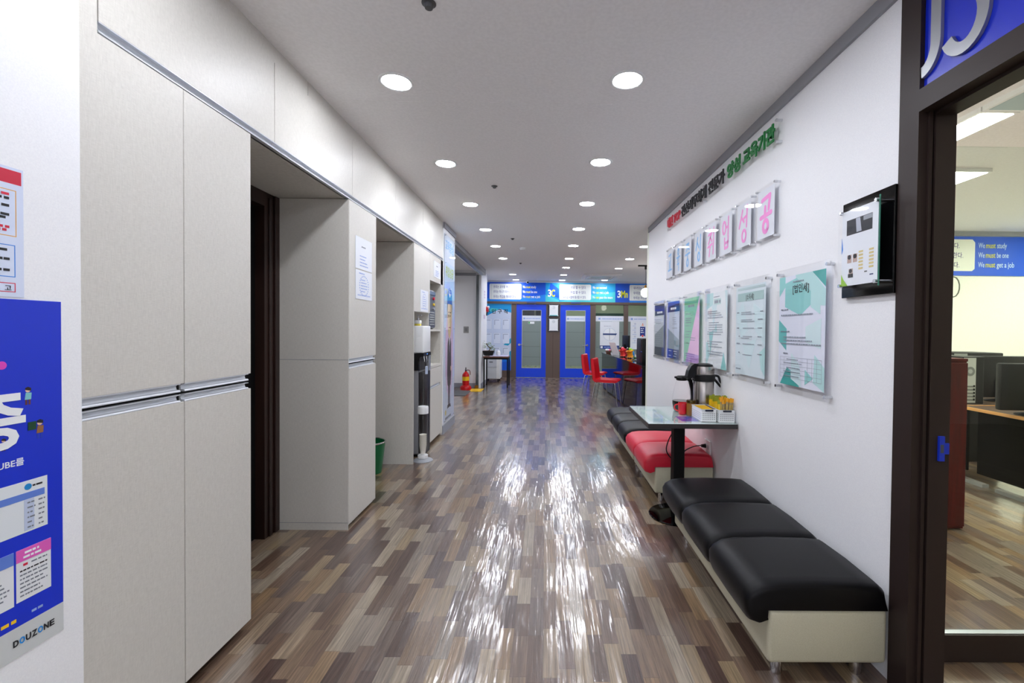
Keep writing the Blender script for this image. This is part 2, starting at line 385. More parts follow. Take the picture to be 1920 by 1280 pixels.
b.box(-1.80, XL - .002, 2.9992, 3.0, 1.150, 1.1525, GINK); b.box(-1.80, XL - .002, 2.9992, 3.0, .048, .050, GINK); b.build('body', t)
c_door(t, 3.006, 3.48, 1.160, 2.228, (1.130, 1.160)); c_door(t, 3.006, 3.48, .035, 1.093, (1.093, 1.121))
OV = [1.333, 2.185, 3.053, 3.922, 4.79, 5.722]
names = ['nearest the poster wall', 'over the dark door', 'over the narrow cupboard', 'over the bin niche', 'over the water purifier']
for i in range(5):
    y0, y1 = OV[i], OV[i + 1]
    t = thing('overhead_cabinet', 'beige overhead cupboard with aluminium rail, ' + names[i], 'cabinet', group='overhead cupboards along the left wall')
    MB().box(-1.94, XL - .021, y0 + .001, y1 - .001, 2.232, 2.65, LINEN).build('body', t)
    c_door(t, y0, y1, 2.264, 2.648, None)
    c_rail(t, y0, y1, 2.232, 2.264, cap=0)
struct('trim_1', [(-1.9, XL - .008, 1.272, 2.499, 2.654, H), (-1.9, XL - .008, 2.503, 5.722, 2.654, H), (-1.9, XL - .001, 1.2725, 1.331, 2.0, 2.654), (-1.9, XL - .021, 1.2725, 1.333, 2.232, 2.654)], LINEN)
# kitchen unit
t = thing('kitchen_cabinet', 'beige kitchen unit with niches for microwave and water purifier', 'cabinet')
b = MB(); b.box(-1.94, XL - .001, 4.47, 4.488, 0, 2.228, LINEN); b.box(-1.94, XL - .012, 5.075, 5.093, 0, 2.228, LINEN); b.box(-1.94, XL, 5.61, 5.722, .03, 2.228, LINEN)
b.box(-1.94, -1.92, 4.488, 5.61, 0, 2.228, LINEN); b.box(-1.92, XL - .022, 4.488, 5.075, 1.545, 2.228, LINEN); b.box(-1.92, XL - .022, 5.093, 5.61, 1.925, 2.228, LINEN)
b.box(-1.92, XL - .022, 5.093, 5.61, .05, .905, LINEN); b.build('body', t)
MB().box(-1.92, XL - .004, 5.093, 5.61, 1.335, 1.36, LINEN).build('shelf', t); MB().box(-1.92, XL, 5.08, 5.61, .905, .935, LINEN).build('shelf', t)
c_door(t, 4.488, 5.09, 1.54, 2.228); c_door(t, 5.09, 5.72, 1.92, 2.228)
c_door(t, 5.085, 5.615, .70, .90, (.672, .70), 'drawer'); c_door(t, 5.085, 5.615, .05, .665)
# dark door in the first niche
f = MB(); f.box(-1.90, -1.80, 2.86, 3.0, 0, 2.23, DBROWN); f.box(-1.80, -1.785, 2.955, 2.999, 0, 2.228, DBROWN, .003); f.box(-1.80, -1.79, 2.90, 2.93, 0, 2.2, DBROWN, .003)
f.box(-1.90, -1.80, 1.95, 2.06, 0, 2.23, DBROWN); f.box(-1.90, -1.80, 2.06, 2.86, 2.14, 2.23, DBROWN)
fr = f.build('door_1', kind='structure')
MB().box(-1.93, -1.86, 2.06, 2.86, .005, 2.14, MBLACK).build('door_leaf', fr)
hk = MB(); hk.cyl((-1.80, 2.24, 1.98), (-1.74, 2.24, 1.98), .007, CHROME); hk.cyl((-1.748, 2.24, 1.98), (-1.74, 2.24, 1.98), .016, CHROME); hk.build('coat_hook', fr)
# lobby dark glass door
f = MB(); f.box(-2.165, -2.10, 8.3, 8.36, 0, 2.2, BROWN); f.box(-2.165, -2.10, 9.69, 9.75, 0, 2.2, BROWN); f.box(-2.165, -2.10, 8.36, 9.69, 2.12, 2.2, BROWN)
d3 = f.build('door_2', kind='structure'); MB().box(-2.15, -2.13, 8.36, 9.69, .01, 2.12, mat('dark glass', (30, 30, 32), .08)).build('pane', d3)

def sheet(name, label, cat, loc, face, wd, ht, draw, m=PAPER, group=None, t=.0015):
    """a flat printed sheet; draw(mb, w, h) adds the print; origin at its lower left corner"""
    mb = MB(); mb.rect(0, 0, wd, ht, m, 0, t); draw(mb, wd, ht)
    o = mb.build(name); o.matrix_world = Matrix.Translation(loc) @ FACE[face]
    return tag(o, label, cat, group)
LBL = col(146, 172, 226)
def d_clock(mb, W, Hh):
    mb.dashes(W * .2, W * .7, Hh * .9, .01, LBL); mb.outline(W * .12, Hh * .12, W * .88, Hh * .16, .003, LBL)
    for k in range(24): a = PI * 2 * k / 24; mb.rect(W * .5 + W * .27 * math.cos(a) - .006, Hh * .48 + Hh * .34 * math.sin(a) - .004, W * .5 + W * .27 * math.cos(a) + .006, Hh * .48 + Hh * .34 * math.sin(a) + .004, LBL)
    for k in range(5): mb.dashes(W * .3, W * .7, Hh * (.68 - .1 * k), .009, LBL)
def d_lines(mb, W, Hh):
    mb.dashes(W * .35, W * .65, Hh * .72, .012, GINK)
    for k in range(4): mb.dashes(W * .25, W * .75, Hh * (.42 - .1 * k), .009, LBL)
sheet('paper_notice', 'white paper notice taped high on the narrow cupboard door', 'notice', (XL + .001, 3.10, 1.785), 'left', .29, .225, d_lines)
sheet('paper_notice', 'white paper notice with blue ring print taped below another sheet', 'notice', (XL + .001, 3.102, 1.572), 'left', .29, .205, d_clock)
sheet('paper_notice', 'small white notice taped on the kitchen unit door above the purifier', 'notice', (XL + .001, 4.70, 1.548), 'left', .31, .232, d_clock)
sheet('paper_notice', 'white notice taped above the microwave niche', 'notice', (XL + .001, 5.25, 1.978), 'left', .33, .19, d_lines)

# near left posters
REDP = col(206, 28, 62); ORP = col(226, 170, 90); BLP = col(40, 130, 220)
def d_redposter(mb, W, Hh):
    u = lambda y: y - .80; v = lambda z: z - 1.437
    mb.rect(u(.80) + .012, v(1.715), u(1.129), v(1.748), REDP)
    mb.outline(u(.83), v(1.586), u(1.118), v(1.70), .002, ORP); mb.outline(u(.83), v(1.486), u(1.115), v(1.565), .002, BLP); mb.outline(u(.83), v(1.449), u(1.115), v(1.472), .002, REDP)
    for z, m in ((1.688, REDP), (1.678, INK), (1.66, INK), (1.638, INK), (1.63, INK), (1.608, REDP), (1.60, REDP), (1.552, INK), (1.53, INK), (1.503, INK)): mb.dashes(u(.85), u(1.103), v(z), .008, m, ragged=False)
    mb.text('고', u(1.092), v(1.453), .016, INK, .0018, .0004, bold=.01)
sheet('safety_poster', 'white paper poster with red header and outlined boxes, above the blue poster', 'poster', (-1.3178, .80, 1.437), 'left', .333, .318, d_redposter, col(214, 224, 246))
def person(mb, u, v, s, shirt, legs, hair):
    mb.rect(u - .010 * s, v, u - .003 * s, v + .024 * s, legs, .0014); mb.rect(u + .002 * s, v, u + .009 * s, v + .024 * s, legs, .0014)
    mb.poly([(u - .012 * s, v + .022 * s), (u + .011 * s, v + .022 * s), (u + .013 * s, v + .05 * s), (u - .008 * s, v + .052 * s)], shirt, .0016)
    mb.disc(u, v + .062 * s, .0095 * s, col(236, 196, 172), .0014); mb.poly([(u - .01 * s, v + .064 * s), (u + .011 * s, v + .058 * s), (u + .011 * s, v + .07 * s), (u, v + .076 * s), (u - .01 * s, v + .072 * s)], hair, .0018)
def d_blue(mb, W, Hh):
    u = lambda y: y - .60; v = lambda z: z - .535
    mb.rect(0, 0, W, v(.612), col(206, 210, 210), .001)
    mb.text('증', u(1.006), v(1.078), .150, PWHITE, .0022, .0006, bold=.028, fit=.127)
    mb.disc(u(1.085), v(1.27), .010, col(230, 70, 190), .0014)
    person(mb, u(1.139), v(1.166), .6, col(130, 200, 206), col(100, 50, 50), col(40, 24, 24)); person(mb, u(1.165), v(1.074), .66, col(150, 100, 60), col(30, 60, 190), INK); person(mb, u(1.087), v(1.062), .4, col(90, 60, 60), col(90, 50, 40), INK)
    mb.rect(u(1.138), v(1.100), u(1.156), v(1.121), col(16, 70, 40), .0022)
    mb.text('iCUBE를', u(1.130), v(1.018), .021, PWHITE, .0014, .0005, 'RIGHT', .012)
    mb.rect(u(.66), v(.842), u(1.181), v(.973), col(226, 232, 236), .0014); mb.rect(u(.66), v(.926), u(1.174), v(.943), col(96, 130, 214), .002)
    mb.disc(u(1.137), v(.957), .008, col(20, 140, 210), .002); mb.dashes(u(1.147), u(1.172), v(.957), .006, INK, .002)
    for k in range(6):
        for c in (1.135, 1.160): mb.dashes(u(c), u(c + .018), v(.916 - .0125 * k), .005, GINK, .0022)
    mb.rect(u(1.128), v(.846), u(1.15), v(.925), col(190, 202, 226), .0018)
    mb.rect(u(1.110), v(.672), u(1.188), v(.803), col(230, 233, 236), .0014); mb.rect(u(1.110), v(.772), u(1.188), v(.803), col(226, 96, 188), .002)
    mb.dashes(u(1.128), u(1.172), v(.792), .007, PWHITE, .0026); mb.dashes(u(1.125), u(1.175), v(.781), .007, PWHITE, .0026)
    mb.dashes(u(1.125), u(1.140), v(.762), .008, REDP, .002); mb.dashes(u(1.143), u(1.18), v(.762), .005, GINK, .002)
    for k in range(7): mb.dashes(u(1.118), u(1.182), v(.748 - .0105 * k), .0048, GINK if k else INK, .002)
    mb.rect(u(1.0), v(.668), u(1.105), v(.803), col(230, 233, 236), .0014); mb.rect(u(1.0), v(.772), u(1.105), v(.803), col(96, 130, 214), .002)
    for k in range(8): mb.dashes(u(1.02), u(1.1), v(.757 - .0105 * k), .005, GINK, .002)
    mb.dashes(u(1.05), u(1.14), v(.63), .011, YEL, .0014); mb.dashes(u(1.143), u(1.175), v(.633), .008, LBL, .0014)
    x = 1.102
    for ch, c in (('D', INK), ('O', col(20, 140, 220)), ('U', INK), ('Z', INK), ('O', col(20, 140, 220)), ('N', INK), ('E', INK)):
        mb.text(ch, u(x), v(.566), .022, c, .0024, .0005, bold=.03, fit=.0115); x += .0135
sheet('blue_poster', 'large blue paper poster with white strip at its foot, taped to the white wall', 'poster', (-1.3178, .60, .535), 'left', .618, .897, d_blue, col(22, 52, 206, .35))

# standing poster panel on the column
t = thing('banner_panel', 'tall acrylic banner of a cartoon businessman on the white column', 'banner', (XL + .006, 5.77, .14), face='left')
m = MB(); m.rect(0, 0, .62, 2.46, col(216, 228, 246), 0, .003)
m.rect(.02, 1.1, .6, 2.1, col(196, 218, 246), .003)
m.disc(.31, .92, .24, col(232, 206, 240), .0035, rv=.62)
def man(mb):
    suit = col(70, 66, 74); skin = col(232, 206, 160)
    mb.poly([(.20, 1.02), (.25, 1.10), (.37, 1.10), (.42, 1.02), (.43, .62), (.40, .45), (.36, .45), (.36, .20), (.32, .20), (.31, .52), (.29, .20), (.25, .20), (.25, .45), (.21, .47), (.18, .62)], suit, .0044)
    mb.poly([(.27, 1.10), (.35, 1.10), (.31, .92)], PWHITE, .005); mb.poly([(.30, 1.08), (.32, 1.08), (.325, .95), (.31, .9), (.295, .95)], col(160, 164, 190), .0056)
    mb.poly([(.22, .20), (.30, .20), (.30, .16), (.20, .15)], INK, .005); mb.poly([(.31, .20), (.38, .20), (.41, .15), (.32, .16)], INK, .005)
    mb.disc(.40, .68, .025, skin, .005, rv=.035); mb.rect(.285, 1.08, .335, 1.16, skin, .0044)
    mb.disc(.31, 1.40, .13, skin, .0056, rv=.30); mb.disc(.31, 1.52, .155, col(44, 34, 44), .005, rv=.2)
    mb.poly([(.155, 1.56), (.465, 1.56), (.45, 1.68), (.39, 1.76), (.31, 1.78), (.23, 1.76), (.17, 1.68)], col(20, 110, 210), .0062); mb.disc(.31, 1.68, .03, PWHITE, .0068)
    for q in (.26, .36): mb.disc(q, 1.40, .016, INK, .0062); mb.rect(q - .03, 1.44, q + .03, 1.455, INK, .0062)
    mb.rect(.30, 1.30, .32, 1.37, col(200, 160, 120), .0062); mb.rect(.26, 1.235, .36, 1.25, col(170, 60, 60), .0062)
man(m)
m.text('교육중심', .05, 2.27, .15, col(80, 180, 240), .0035, .0006, bold=.02, fit=.5); m.text('취업성공', .07, 1.93, .15, col(180, 205, 30), .0035, .0006, bold=.02, fit=.48)
m.disc(.11, .115, .035, col(216, 196, 90), .0035); m.dashes(.18, .52, .135, .03, col(200, 180, 210)); m.dashes(.18, .52, .085, .03, col(220, 206, 120)); m.dashes(.08, .54, .035, .04, GINK, .0045)
m.build('printed_sheet', t); MB().rect(-.008, -.008, .628, 2.468, ACRYL, .008, .003).build('acrylic_cover', t)
for q in ((.02, .02), (.6, .02), (.02, 2.44), (.6, 2.44), (.02, 1.23), (.6, 1.23)): MB().cyl((*q, -.004), (*q, .016), .009, CHROME).build('standoff', t)

# ------------------------------------------------------------------ left niche contents
t = thing('waste_bin', 'green plastic waste bin with steel rim in the niche beside the kitchen unit', 'bin', (-1.655, 4.21, 0))
MB().lathe([(.001, .004), (.10, .004), (.104, .0), (.138, .288), (.132, .288), (.10, .012), (.001, .012)], GREEN, 36, caps=False).build('bucket', t)
MB().lathe([(.132, .285), (.142, .285), (.143, .294), (.138, .299), (.131, .294), (.132, .285)], CHROME, 36, caps=False).build('rim', t)
# water purifier: faces the corridor, seen from its side
t = thing('water_purifier', 'white and black standing water purifier in the kitchen unit niche', 'water dispenser', (-1.33, 4.86, 0))
b = MB(); b.box(-.40, -.02, -.13, .15, .02, 1.06, col(150, 152, 156)); b.box(-.2, .03, -.13, .15, .005, .03, BLACK); b.build('body', t)
MB().box(-.02, .035, -.125, .15, .035, .90, MATS.get('purifier black') or mat('purifier black', (10, 10, 12), .45, spec=.3), .006).build('front_panel', t)
hd = MB(); hd.box(-.40, .035, -.14, .155, 1.105, 1.395, WPLAS, .012, 3); hd.build('head', t)
rc_ = MB(); rc_.prism([(-.12, .92), (-.12, 1.04), (-.105, 1.075), (-.07, 1.098), (.038, 1.105), (.038, 1.072), (.004, 1.068), (-.004, 1.05), (-.004, .92)], -.145, .157, mat('purifier black', (10, 10, 12), .45, spec=.3), 'y'); rc_.build('recess', t)
MB().box(.0, .036, .10, .155, .9, 1.075, ALU, .004).build('column', t)
for q in (-.06, .03):
    k = MB(); k.cyl((.018, q, 1.074), (.018, q, 1.045), .010, CHROME); k.tube([(.018, q, 1.05), (.024, q, 1.03), (.024, q, 1.01)], .006, CHROME); k.build('tap', t)
MB().ball((.039, .0, 1.09), (.003, .008, .004), mat('blue pilot light', (40, 120, 255), .4, emit=3), n=10).build('pilot_light', t)
t = thing('soap_bottle', 'small clear pump bottle with yellow liquid on the water purifier', 'bottle', (-1.385, 4.83, 1.3955))
MB().box(-.03, .03, -.03, .03, 0, .022, col(232, 214, 90), .006).build('liquid', t)
MB().box(-.032, .032, -.032, .032, .023, .06, WPLAS, .008).build('bottle_body', t)
k = MB(); k.cyl((0, 0, .06), (0, 0, .085), .012, ALU); k.cyl((0, 0, .085), (0, 0, .11), .004, ALU); k.box(-.014, .04, -.009, .009, .108, .12, ALU, .003); k.build('pump', t)
t = thing('cup_dispenser', 'clear tube cup dispenser standing beside the purifier with paper cups inside', 'cup dispenser', (-1.262, 4.60, 0))
MB().lathe([(.001, 0), (.10, 0), (.10, .006), (.09, .014), (.045, .03), (.001, .03)], col(150, 154, 160), 32).build('base', t)
MB().lathe([(.048, .03), (.052, .03), (.052, .06), (.046, .06)], WPLAS, 28).build('foot_ring', t)
MB().lathe([(.045, .06), (.045, .50), (.042, .50), (.042, .06)], ACRYL, 28, caps=False).build('lower_tube', t)
MB().lathe([(.047, .49), (.054, .49), (.054, .555), (.05, .565), (.001, .565)], WPLAS, 28).build('collar', t)
MB().lathe([(.048, .57), (.048, 1.03), (.045, 1.03), (.045, .57)], ACRYL, 28, caps=False).build('upper_tube', t)
lb = MB().box(.03, .049, -.04, -.01, .90, .98, col(190, 206, 230)).build('sticker', t)
cup0 = None
for k in range(6):
    z = .075 + .022 * k
    c = MB().lathe([(.001, 0), (.024, 0), (.036, .085), (.038, .087), (.034, .085), (.022, .004), (.001, .004)], mat('cup paper', (240, 238, 228), .6), 24).build('paper_cup') if cup0 is None else cup0.copy()
    if cup0 is None: cup0 = c
    else: COL.objects.link(c)
    c.location = (-1.262, 4.60, z)
    tag(c, 'white paper cup nested in the clear tube of the cup dispenser', 'cup', 'paper cups in the dispenser')
t = thing('microwave_oven', 'grey steel microwave oven standing in the kitchen unit niche', 'microwave', (-1.55, 5.26, 1.361))
MB().box(-.17, .195, -.155, .155, .008, .46, col(150, 152, 154), .008).build('body', t)
MB().box(.196, .205, -.15, .15, .015, .45, mat('steel front', (110, 112, 114), .3, .6), .003).build('front_panel', t)
MB().box(.2, .215, -.13, .13, .40, .44, col(90, 110, 140)).build('handle', t)
for z, c in ((.36, REDP), (.29, col(226, 190, 60)), (.24, ALU)): MB().cyl((.205, .06, z), (.222, .06, z), .017, c).build('knob', t)
for k in range(6): MB().box(.205, .207, -.1, .1, .05 + .028 * k, .06 + .028 * k, col(176, 180, 176)).build('vent_strip', t)
for q in ((-.15, -.13), (-.15, .13), (.17, -.13), (.17, .13)): MB().cyl((q[0], q[1], 0), (q[0], q[1], .01), .015, BLACK).build('foot', t)

# ------------------------------------------------------------------ downlights and ceiling fittings
led = None
rows = [('left', -.84, [1.27, 2.49, 3.70, 4.90, 6.13, 7.34, 8.60, 11.09, 12.30], 'left row'), ('right', .43, [1.23, 2.44, 3.63, 4.82, 6.03, 7.23, 8.55, 9.78, 11.09, 12.30], 'middle row'), ('far', 1.59, [7.25, 8.52, 9.84, 12.18], 'short row beside the reception counter')]
def downlight(loc, label):
    global led
    if led is None:
        led = thing('downlight', label, 'ceiling light', loc, group='round ceiling downlights')
        MB().lathe([(.076, -.004), (.082, -.007), (.092, -.006), (.096, 0), (.076, 0)], WPLAS, 40, caps=False).build('trim_ring', led)
        MB().lathe([(.0001, -.004), (.077, -.004), (.077, -.001), (.0001, -.001)], LEDM, 40).build('diffuser', led)
        return led
    return dup(led, loc, None, label)
for nm, x, ys, txt in rows:
    seen = 0
    for y in ys:
        if y < 2: downlight((x, y, H), 'glowing round downlight overhead at the near end of the ' + txt); continue
        downlight((x, y, H), '%s glowing round downlight from the camera in the ceiling\'s %s' % (ORD[seen].capitalize(), txt)); seen += 1
for y in (7.3, 8.6, 9.9, 11.2): downlight((2.85, y, H), 'added unseen downlight brightening the reception side behind the corner, %s along' % {7.3: 'first', 8.6: 'second', 9.9: 'third', 11.2: 'last'}[y])  # added row hidden behind the corner to brighten the far end
for x in (-.84, .43):
    for y in (-1.2, -2.4):
        downlight((x, y, H), 'round downlight behind the camera, %s over the %s side' % ({-1.2: 'nearer', -2.4: 'last'}[y], 'cabinet' if x < 0 else 'bench'))
t = thing('sprinkler_head', 'small chrome sprinkler head in the ceiling before the first downlights', 'sprinkler', (-.503, 1.89, H)); MB().lathe([(.001, -.022), (.016, -.022), (.019, -.012), (.019, -.006), (.03, -.003), (.03, 0)], mat('grey metal', (96, 98, 100), .35, .7), 24).build('head', t)
for (x, y, lb_) in ((-.504, 4.27, 'small dark sprinkler head between the third pair of downlights'), (-.515, 6.72, 'tiny dark sprinkler head beyond the fourth downlights'), (-.536, 9.2, 'small dark sprinkler head far along the ceiling')):
    o = MB().lathe([(.001, -.02), (.014, -.02), (.018, -.008), (.03, -.003), (.03, 0)], MATS['grey metal'], 20).build('sprinkler_head'); o.location = (x, y, H); tag(o, lb_, 'sprinkler')
o = MB().lathe([(.001, -.04), (.035, -.04), (.05, -.025), (.055, 0)], WPLAS, 28).build('smoke_detector'); o.location = (-.40, 7.455, H); tag(o, 'white round smoke detector on the ceiling beyond the downlights', 'smoke detector')
o = MB().box(-1.169, .39, 2.70, 3.30, H - .0012, H, CEIL).build('trim_9', kind='structure')
t = thing('air_conditioner', 'white square ceiling cassette air conditioner near the far signboard', 'air conditioner', (1.38, 11.3, H))
MB().box(-.46, .46, -.46, .46, -.03, 0, col(236, 237, 240), .006).build('panel', t); MB().box(-.25, .25, -.25, .25, -.034, -.03, col(206, 207, 212)).build('intake_grille', t)
for k in range(4):
    q = Matrix.Rotation(PI / 2 * k, 4, 'Z'); MB().box(-.3, .3, .31, .38, -.05, -.03, col(226, 230, 240), mtx=q @ Matrix.Translation((0, 0, 0))).build('louver', t)
t = thing('security_camera', 'small white security camera with black lens above the far signboard', 'camera', (-.53, 12.43, H))
MB().cyl((0, 0, 0), (0, 0, -.03), .03, WPLAS).build('mount', t); MB().cyl((0, .05, -.055), (0, -.05, -.062), .032, WPLAS).build('housing', t); MB().cyl((.012, -.05, -.062), (.014, -.058, -.063), .026, BLACK).build('lens', t)
t = thing('pendant_lamp', 'glowing globe pendant lamp on a black ceiling track above the counter', 'lamp', (2.07, 9.3, H))
MB().box(-.16, .5, -.018, .018, -.03, 0, BLACK).build('track', t); MB().cyl((0, 0, -.03), (0, 0, -.09), .022, BLACK).build('canopy', t); MB().cyl((0, 0, -.09), (0, 0, -.42), .004, BLACK, n=8).build('cord', t)
MB().lathe([(.001, -.41), (.018, -.415), (.024, -.44), (.024, -.49), (.001, -.49)], mat('brass', (150, 110, 50), .3, .9), 20).build('socket', t)
MB().ball((0, 0, -.575), .095, mat('bulb glow', (255, 250, 240), .4, emit=9)).build('bulb', t)

# ------------------------------------------------------------------ right wall: acrylic sign, letter plates, frames
def standoffs(t, W, Hh, z0=-.03, z1=.008, ins=.022, r=.0085):
    for u in (-W / 2 + ins, W / 2 - ins):
        for v in (-Hh / 2 + ins, Hh / 2 - ins): MB().cyl((u, v, z0), (u, v, z1), r, CHROME, n=14).build('standoff', t)
t = thing('wall_sign', 'long clear acrylic sign with red, black and green raised lettering near the ceiling', 'sign', (XR - .03, 3.747, 2.535), face='right')
MB().rect(-1.173, -.083, 1.173, .083, ACRYL, 0, .004).build('acrylic_plate', t)
for nm, s_, y0, y1, c in (('대전 TOP', '대전 TOP', 4.89, 4.43, col(214, 24, 56)), ('', '전산세무회계', 4.39, 3.71, INK), ('', '전문가', 3.665, 3.335, INK), ('', '양성', 3.285, 3.065, col(0, 120, 50)), ('', '교육기관', 3.02, 2.605, col(0, 120, 50))):
    MB().text(s_, 3.747 - y0, -.043, .112, c, .004, .008, bold=.035, fit=y0 - y1).build('lettering', t)
standoffs(t, 2.346, .166)
for v in (-.061, .061): MB().cyl((-.05, v, -.03), (-.05, v, .008), .0085, CHROME, n=14).build('standoff', t)
def ring(cx_, cy_, rx, ry): return [(cx_ + rx * math.cos(a), cy_ + ry * math.sin(a)) for a in [PI / 2 + 2 * PI * k / 18 for k in range(19)]]
BR = [
 [[(.2, .86), (.72, .92), (.66, .60)], [(.38, .60), (.38, .26)], [(.62, .62), (.58, .28)], [(.1, .20), (.9, .22)]],
 [ring(.5, .82, .13, .12), [(.15, .58), (.85, .61)], [(.40, .58), (.35, .40)], [(.63, .6), (.62, .42)], [(.3, .3), (.66, .33), (.6, .03)]],
 [[(.25, .90), (.72, .92), (.25, .64)], [(.5, .80), (.80, .66)], [(.1, .50), (.9, .53)], [(.5, .52), (.48, .36)], ring(.5, .17, .17, .14)],
 [[(.38, .92), (.08, .48)], [(.32, .74), (.55, .54)], [(.82, .98), (.78, .42)], ring(.58, .2, .17, .15)],
 [[(.28, .97), (.44, .90)], [(.12, .77), (.58, .80), (.12, .48)], [(.38, .66), (.60, .52)], [(.06, .36), (.66, .42)], [(.38, .38), (.26, .04)], [(.86, .95), (.80, .08)]],
 [ring(.28, .72, .18, .19), [(.48, .70), (.76, .72)], [(.78, 1.0), (.74, .42)], [(.34, .38), (.37, .06), (.72, .08), (.76, .40)], [(.37, .22), (.72, .24)]],
 [[(.36, .92), (.05, .46)], [(.28, .72), (.50, .58)], [(.50, .68), (.76, .72)], [(.80, 1.0), (.75, .42)], ring(.52, .18, .19, .16)],
 [[(.2, .86), (.82, .92), (.72, .58)], [(.45, .66), (.44, .46)], [(.1, .42), (.92, .47)], ring(.5, .17, .19, .15)]]
nm8 = ['first', 'second', 'third', 'fourth', 'fifth', 'sixth', 'seventh', 'eighth']
for i in range(8):
    blue = i < 4; c = col(126, 196, 250) if blue else col(252, 150, 222)
    t = thing('letter_plate', 'clear acrylic plate with a %s brush letter, %s from the far end of the row' % ('blue' if blue else 'pink', nm8[i]), 'sign', (XR - .03, 4.808 - .2991 * i, 2.09), group='brush letter plates on the right wall', face='right')
    m = MB(); m.rect(-.103, -.148, .103, .148, PAPER, -.003, .0015)
    for st in BR[i]: m.stroke([(-.078 + .156 * a, -.118 + .236 * b_) for a, b_ in st], .019 if i < 7 else .027, c, -.0012)
    m.build('letter_sheet', t); MB().rect(-.125, -.1675, .125, .1675, ACRYL, 0, .004).build('acrylic_plate', t)
    MB().rect(-.125, -.1675, .125, .1675, ACRYL, -.009, .004).build('back_plate', t)
    standoffs(t, .25, .335, ins=.012, r=.007)

TEALS = [col(150, 214, 212), col(190, 230, 230), col(110, 194, 192), col(216, 238, 242), col(72, 174, 168)]
GTX = col(150, 158, 170); DTX = col(128, 134, 146)
def body(mb, u0, u1, v0, v1, n, h=.008, c=GTX, seed=1):
    rn = random.Random(seed)
    for k in range(n):
        v = v1 - (v1 - v0) * k / max(1, n - 1)
        if rn.random() < .18: continue
        mb.dashes(u0 + rn.choice((0, 0, .03)), u1, v, h, c, rnd=rn)
def f6(m):
    m.rect(-.21, -.297, .21, .297, col(232, 236, 250), -.002)
    for n_, (q, k) in enumerate((([(.10, .297), (.21, .297), (.21, .21)], 4), ([(-.05, .297), (.10, .297), (.21, .2), (.21, .12), (.0, .14)], 1), ([(-.15, .26), (-.15, .13), (0, .08), (.09, .13), (.09, .2), (-.04, .28)], 0), ([(-.21, .297), (-.15, .297), (-.15, .24), (-.21, .19)], 0),
                 ([(.09, .2), (.17, .22), (.17, .08), (.09, .12)], 1), ([(-.21, .06), (-.13, .01), (-.13, -.11), (-.21, -.06)], 2), ([(-.19, -.297), (-.12, -.2), (0, -.297)], 4), ([(-.12, -.2), (0, -.25), (0, -.297)], 2), ([(.05, -.2), (.12, -.24), (.05, -.28)], 0), ([(.13, -.12), (.21, -.18), (.21, -.297), (.12, -.26)], 1), ([(-.08, -.12), (.0, -.18), (.02, -.297), (-.08, -.26)], 3), ([(.05, .02), (.18, .06), (.18, -.09), (.05, -.06)], 3))):
        m.poly(q, TEALS[k], -.0013 + .00004 * n_, .0003)
    m.text('[법인세]', 0, .205, .05, INK, -.0002, .0004, 'CENTER', .008, sx=.9)
    m.dashes(-.07, .06, .262, .009, GTX)
    for y, n in ((.115, 1), (.085, 1), (-.005, 1), (-.035, 3), (-.125, 1)): body(m, -.185, .19 if n != 1 or y == .085 else -.08, y - .018 * (n - 1), y, n, .009, DTX if y in (.115, -.005, -.125) else GTX, int(y * 999))
    for k, v in enumerate((-.145, -.165, -.19, -.212, -.235, -.257)): m.rect(-.19, v, .19, v + .0012, GTX, -.0002, .0003); body(m, -.15, .05, v - .011, v - .011, 1, .007, GTX, k + 3) if k < 5 else None
    for u in (-.19, -.15, .07, .11, .15, .189): m.rect(u, -.257, u + .0012, -.145, GTX, -.0002, .0003)
def f5(m):
    m.rect(-.21, -.297, .21, .297, col(222, 236, 242), -.002)
    for n_, (q, k) in enumerate((([(-.21, .1), (-.1, .2), (-.02, .0), (-.12, -.05)], 3), ([(.05, .18), (.21, .1), (.21, -.1), (.08, .0)], 3), ([(-.1, -.1), (.1, -.05), (.0, -.25)], 3), ([(.14, -.14), (.21, -.1), (.21, -.28), (.16, -.24)], 1))): m.poly(q, TEALS[k], -.0013 + .00004 * n_, .0003)
    m.rect(-.18, .195, .185, .25, col(176, 206, 204), -.0009); m.rect(-.18, .27, .2, .285, col(190, 212, 214), -.0009)
    m.text('[소득세]', 0, .205, .042, INK, -.0002, .0004, 'CENTER', .008, sx=.8)
    body(m, .05, .19, .165, .165, 1)
    for k, v in enumerate((.12, .07, .015, -.04, -.09, -.15)): body(m, -.185, -.13, v, v, 1, .009, DTX, k); body(m, -.12, .08, v - .012, v, 2, .007, GTX, k + 9); body(m, .12, .195, v, v, 1, .008, DTX, k + 5)
    body(m, -.19, -.1, -.21, -.21, 1, .01, DTX); body(m, -.17, .02, -.235, -.235, 1); body(m, -.19, -.1, -.262, -.262, 1, .01, DTX, 4); body(m, -.17, .19, -.28, -.28, 1)
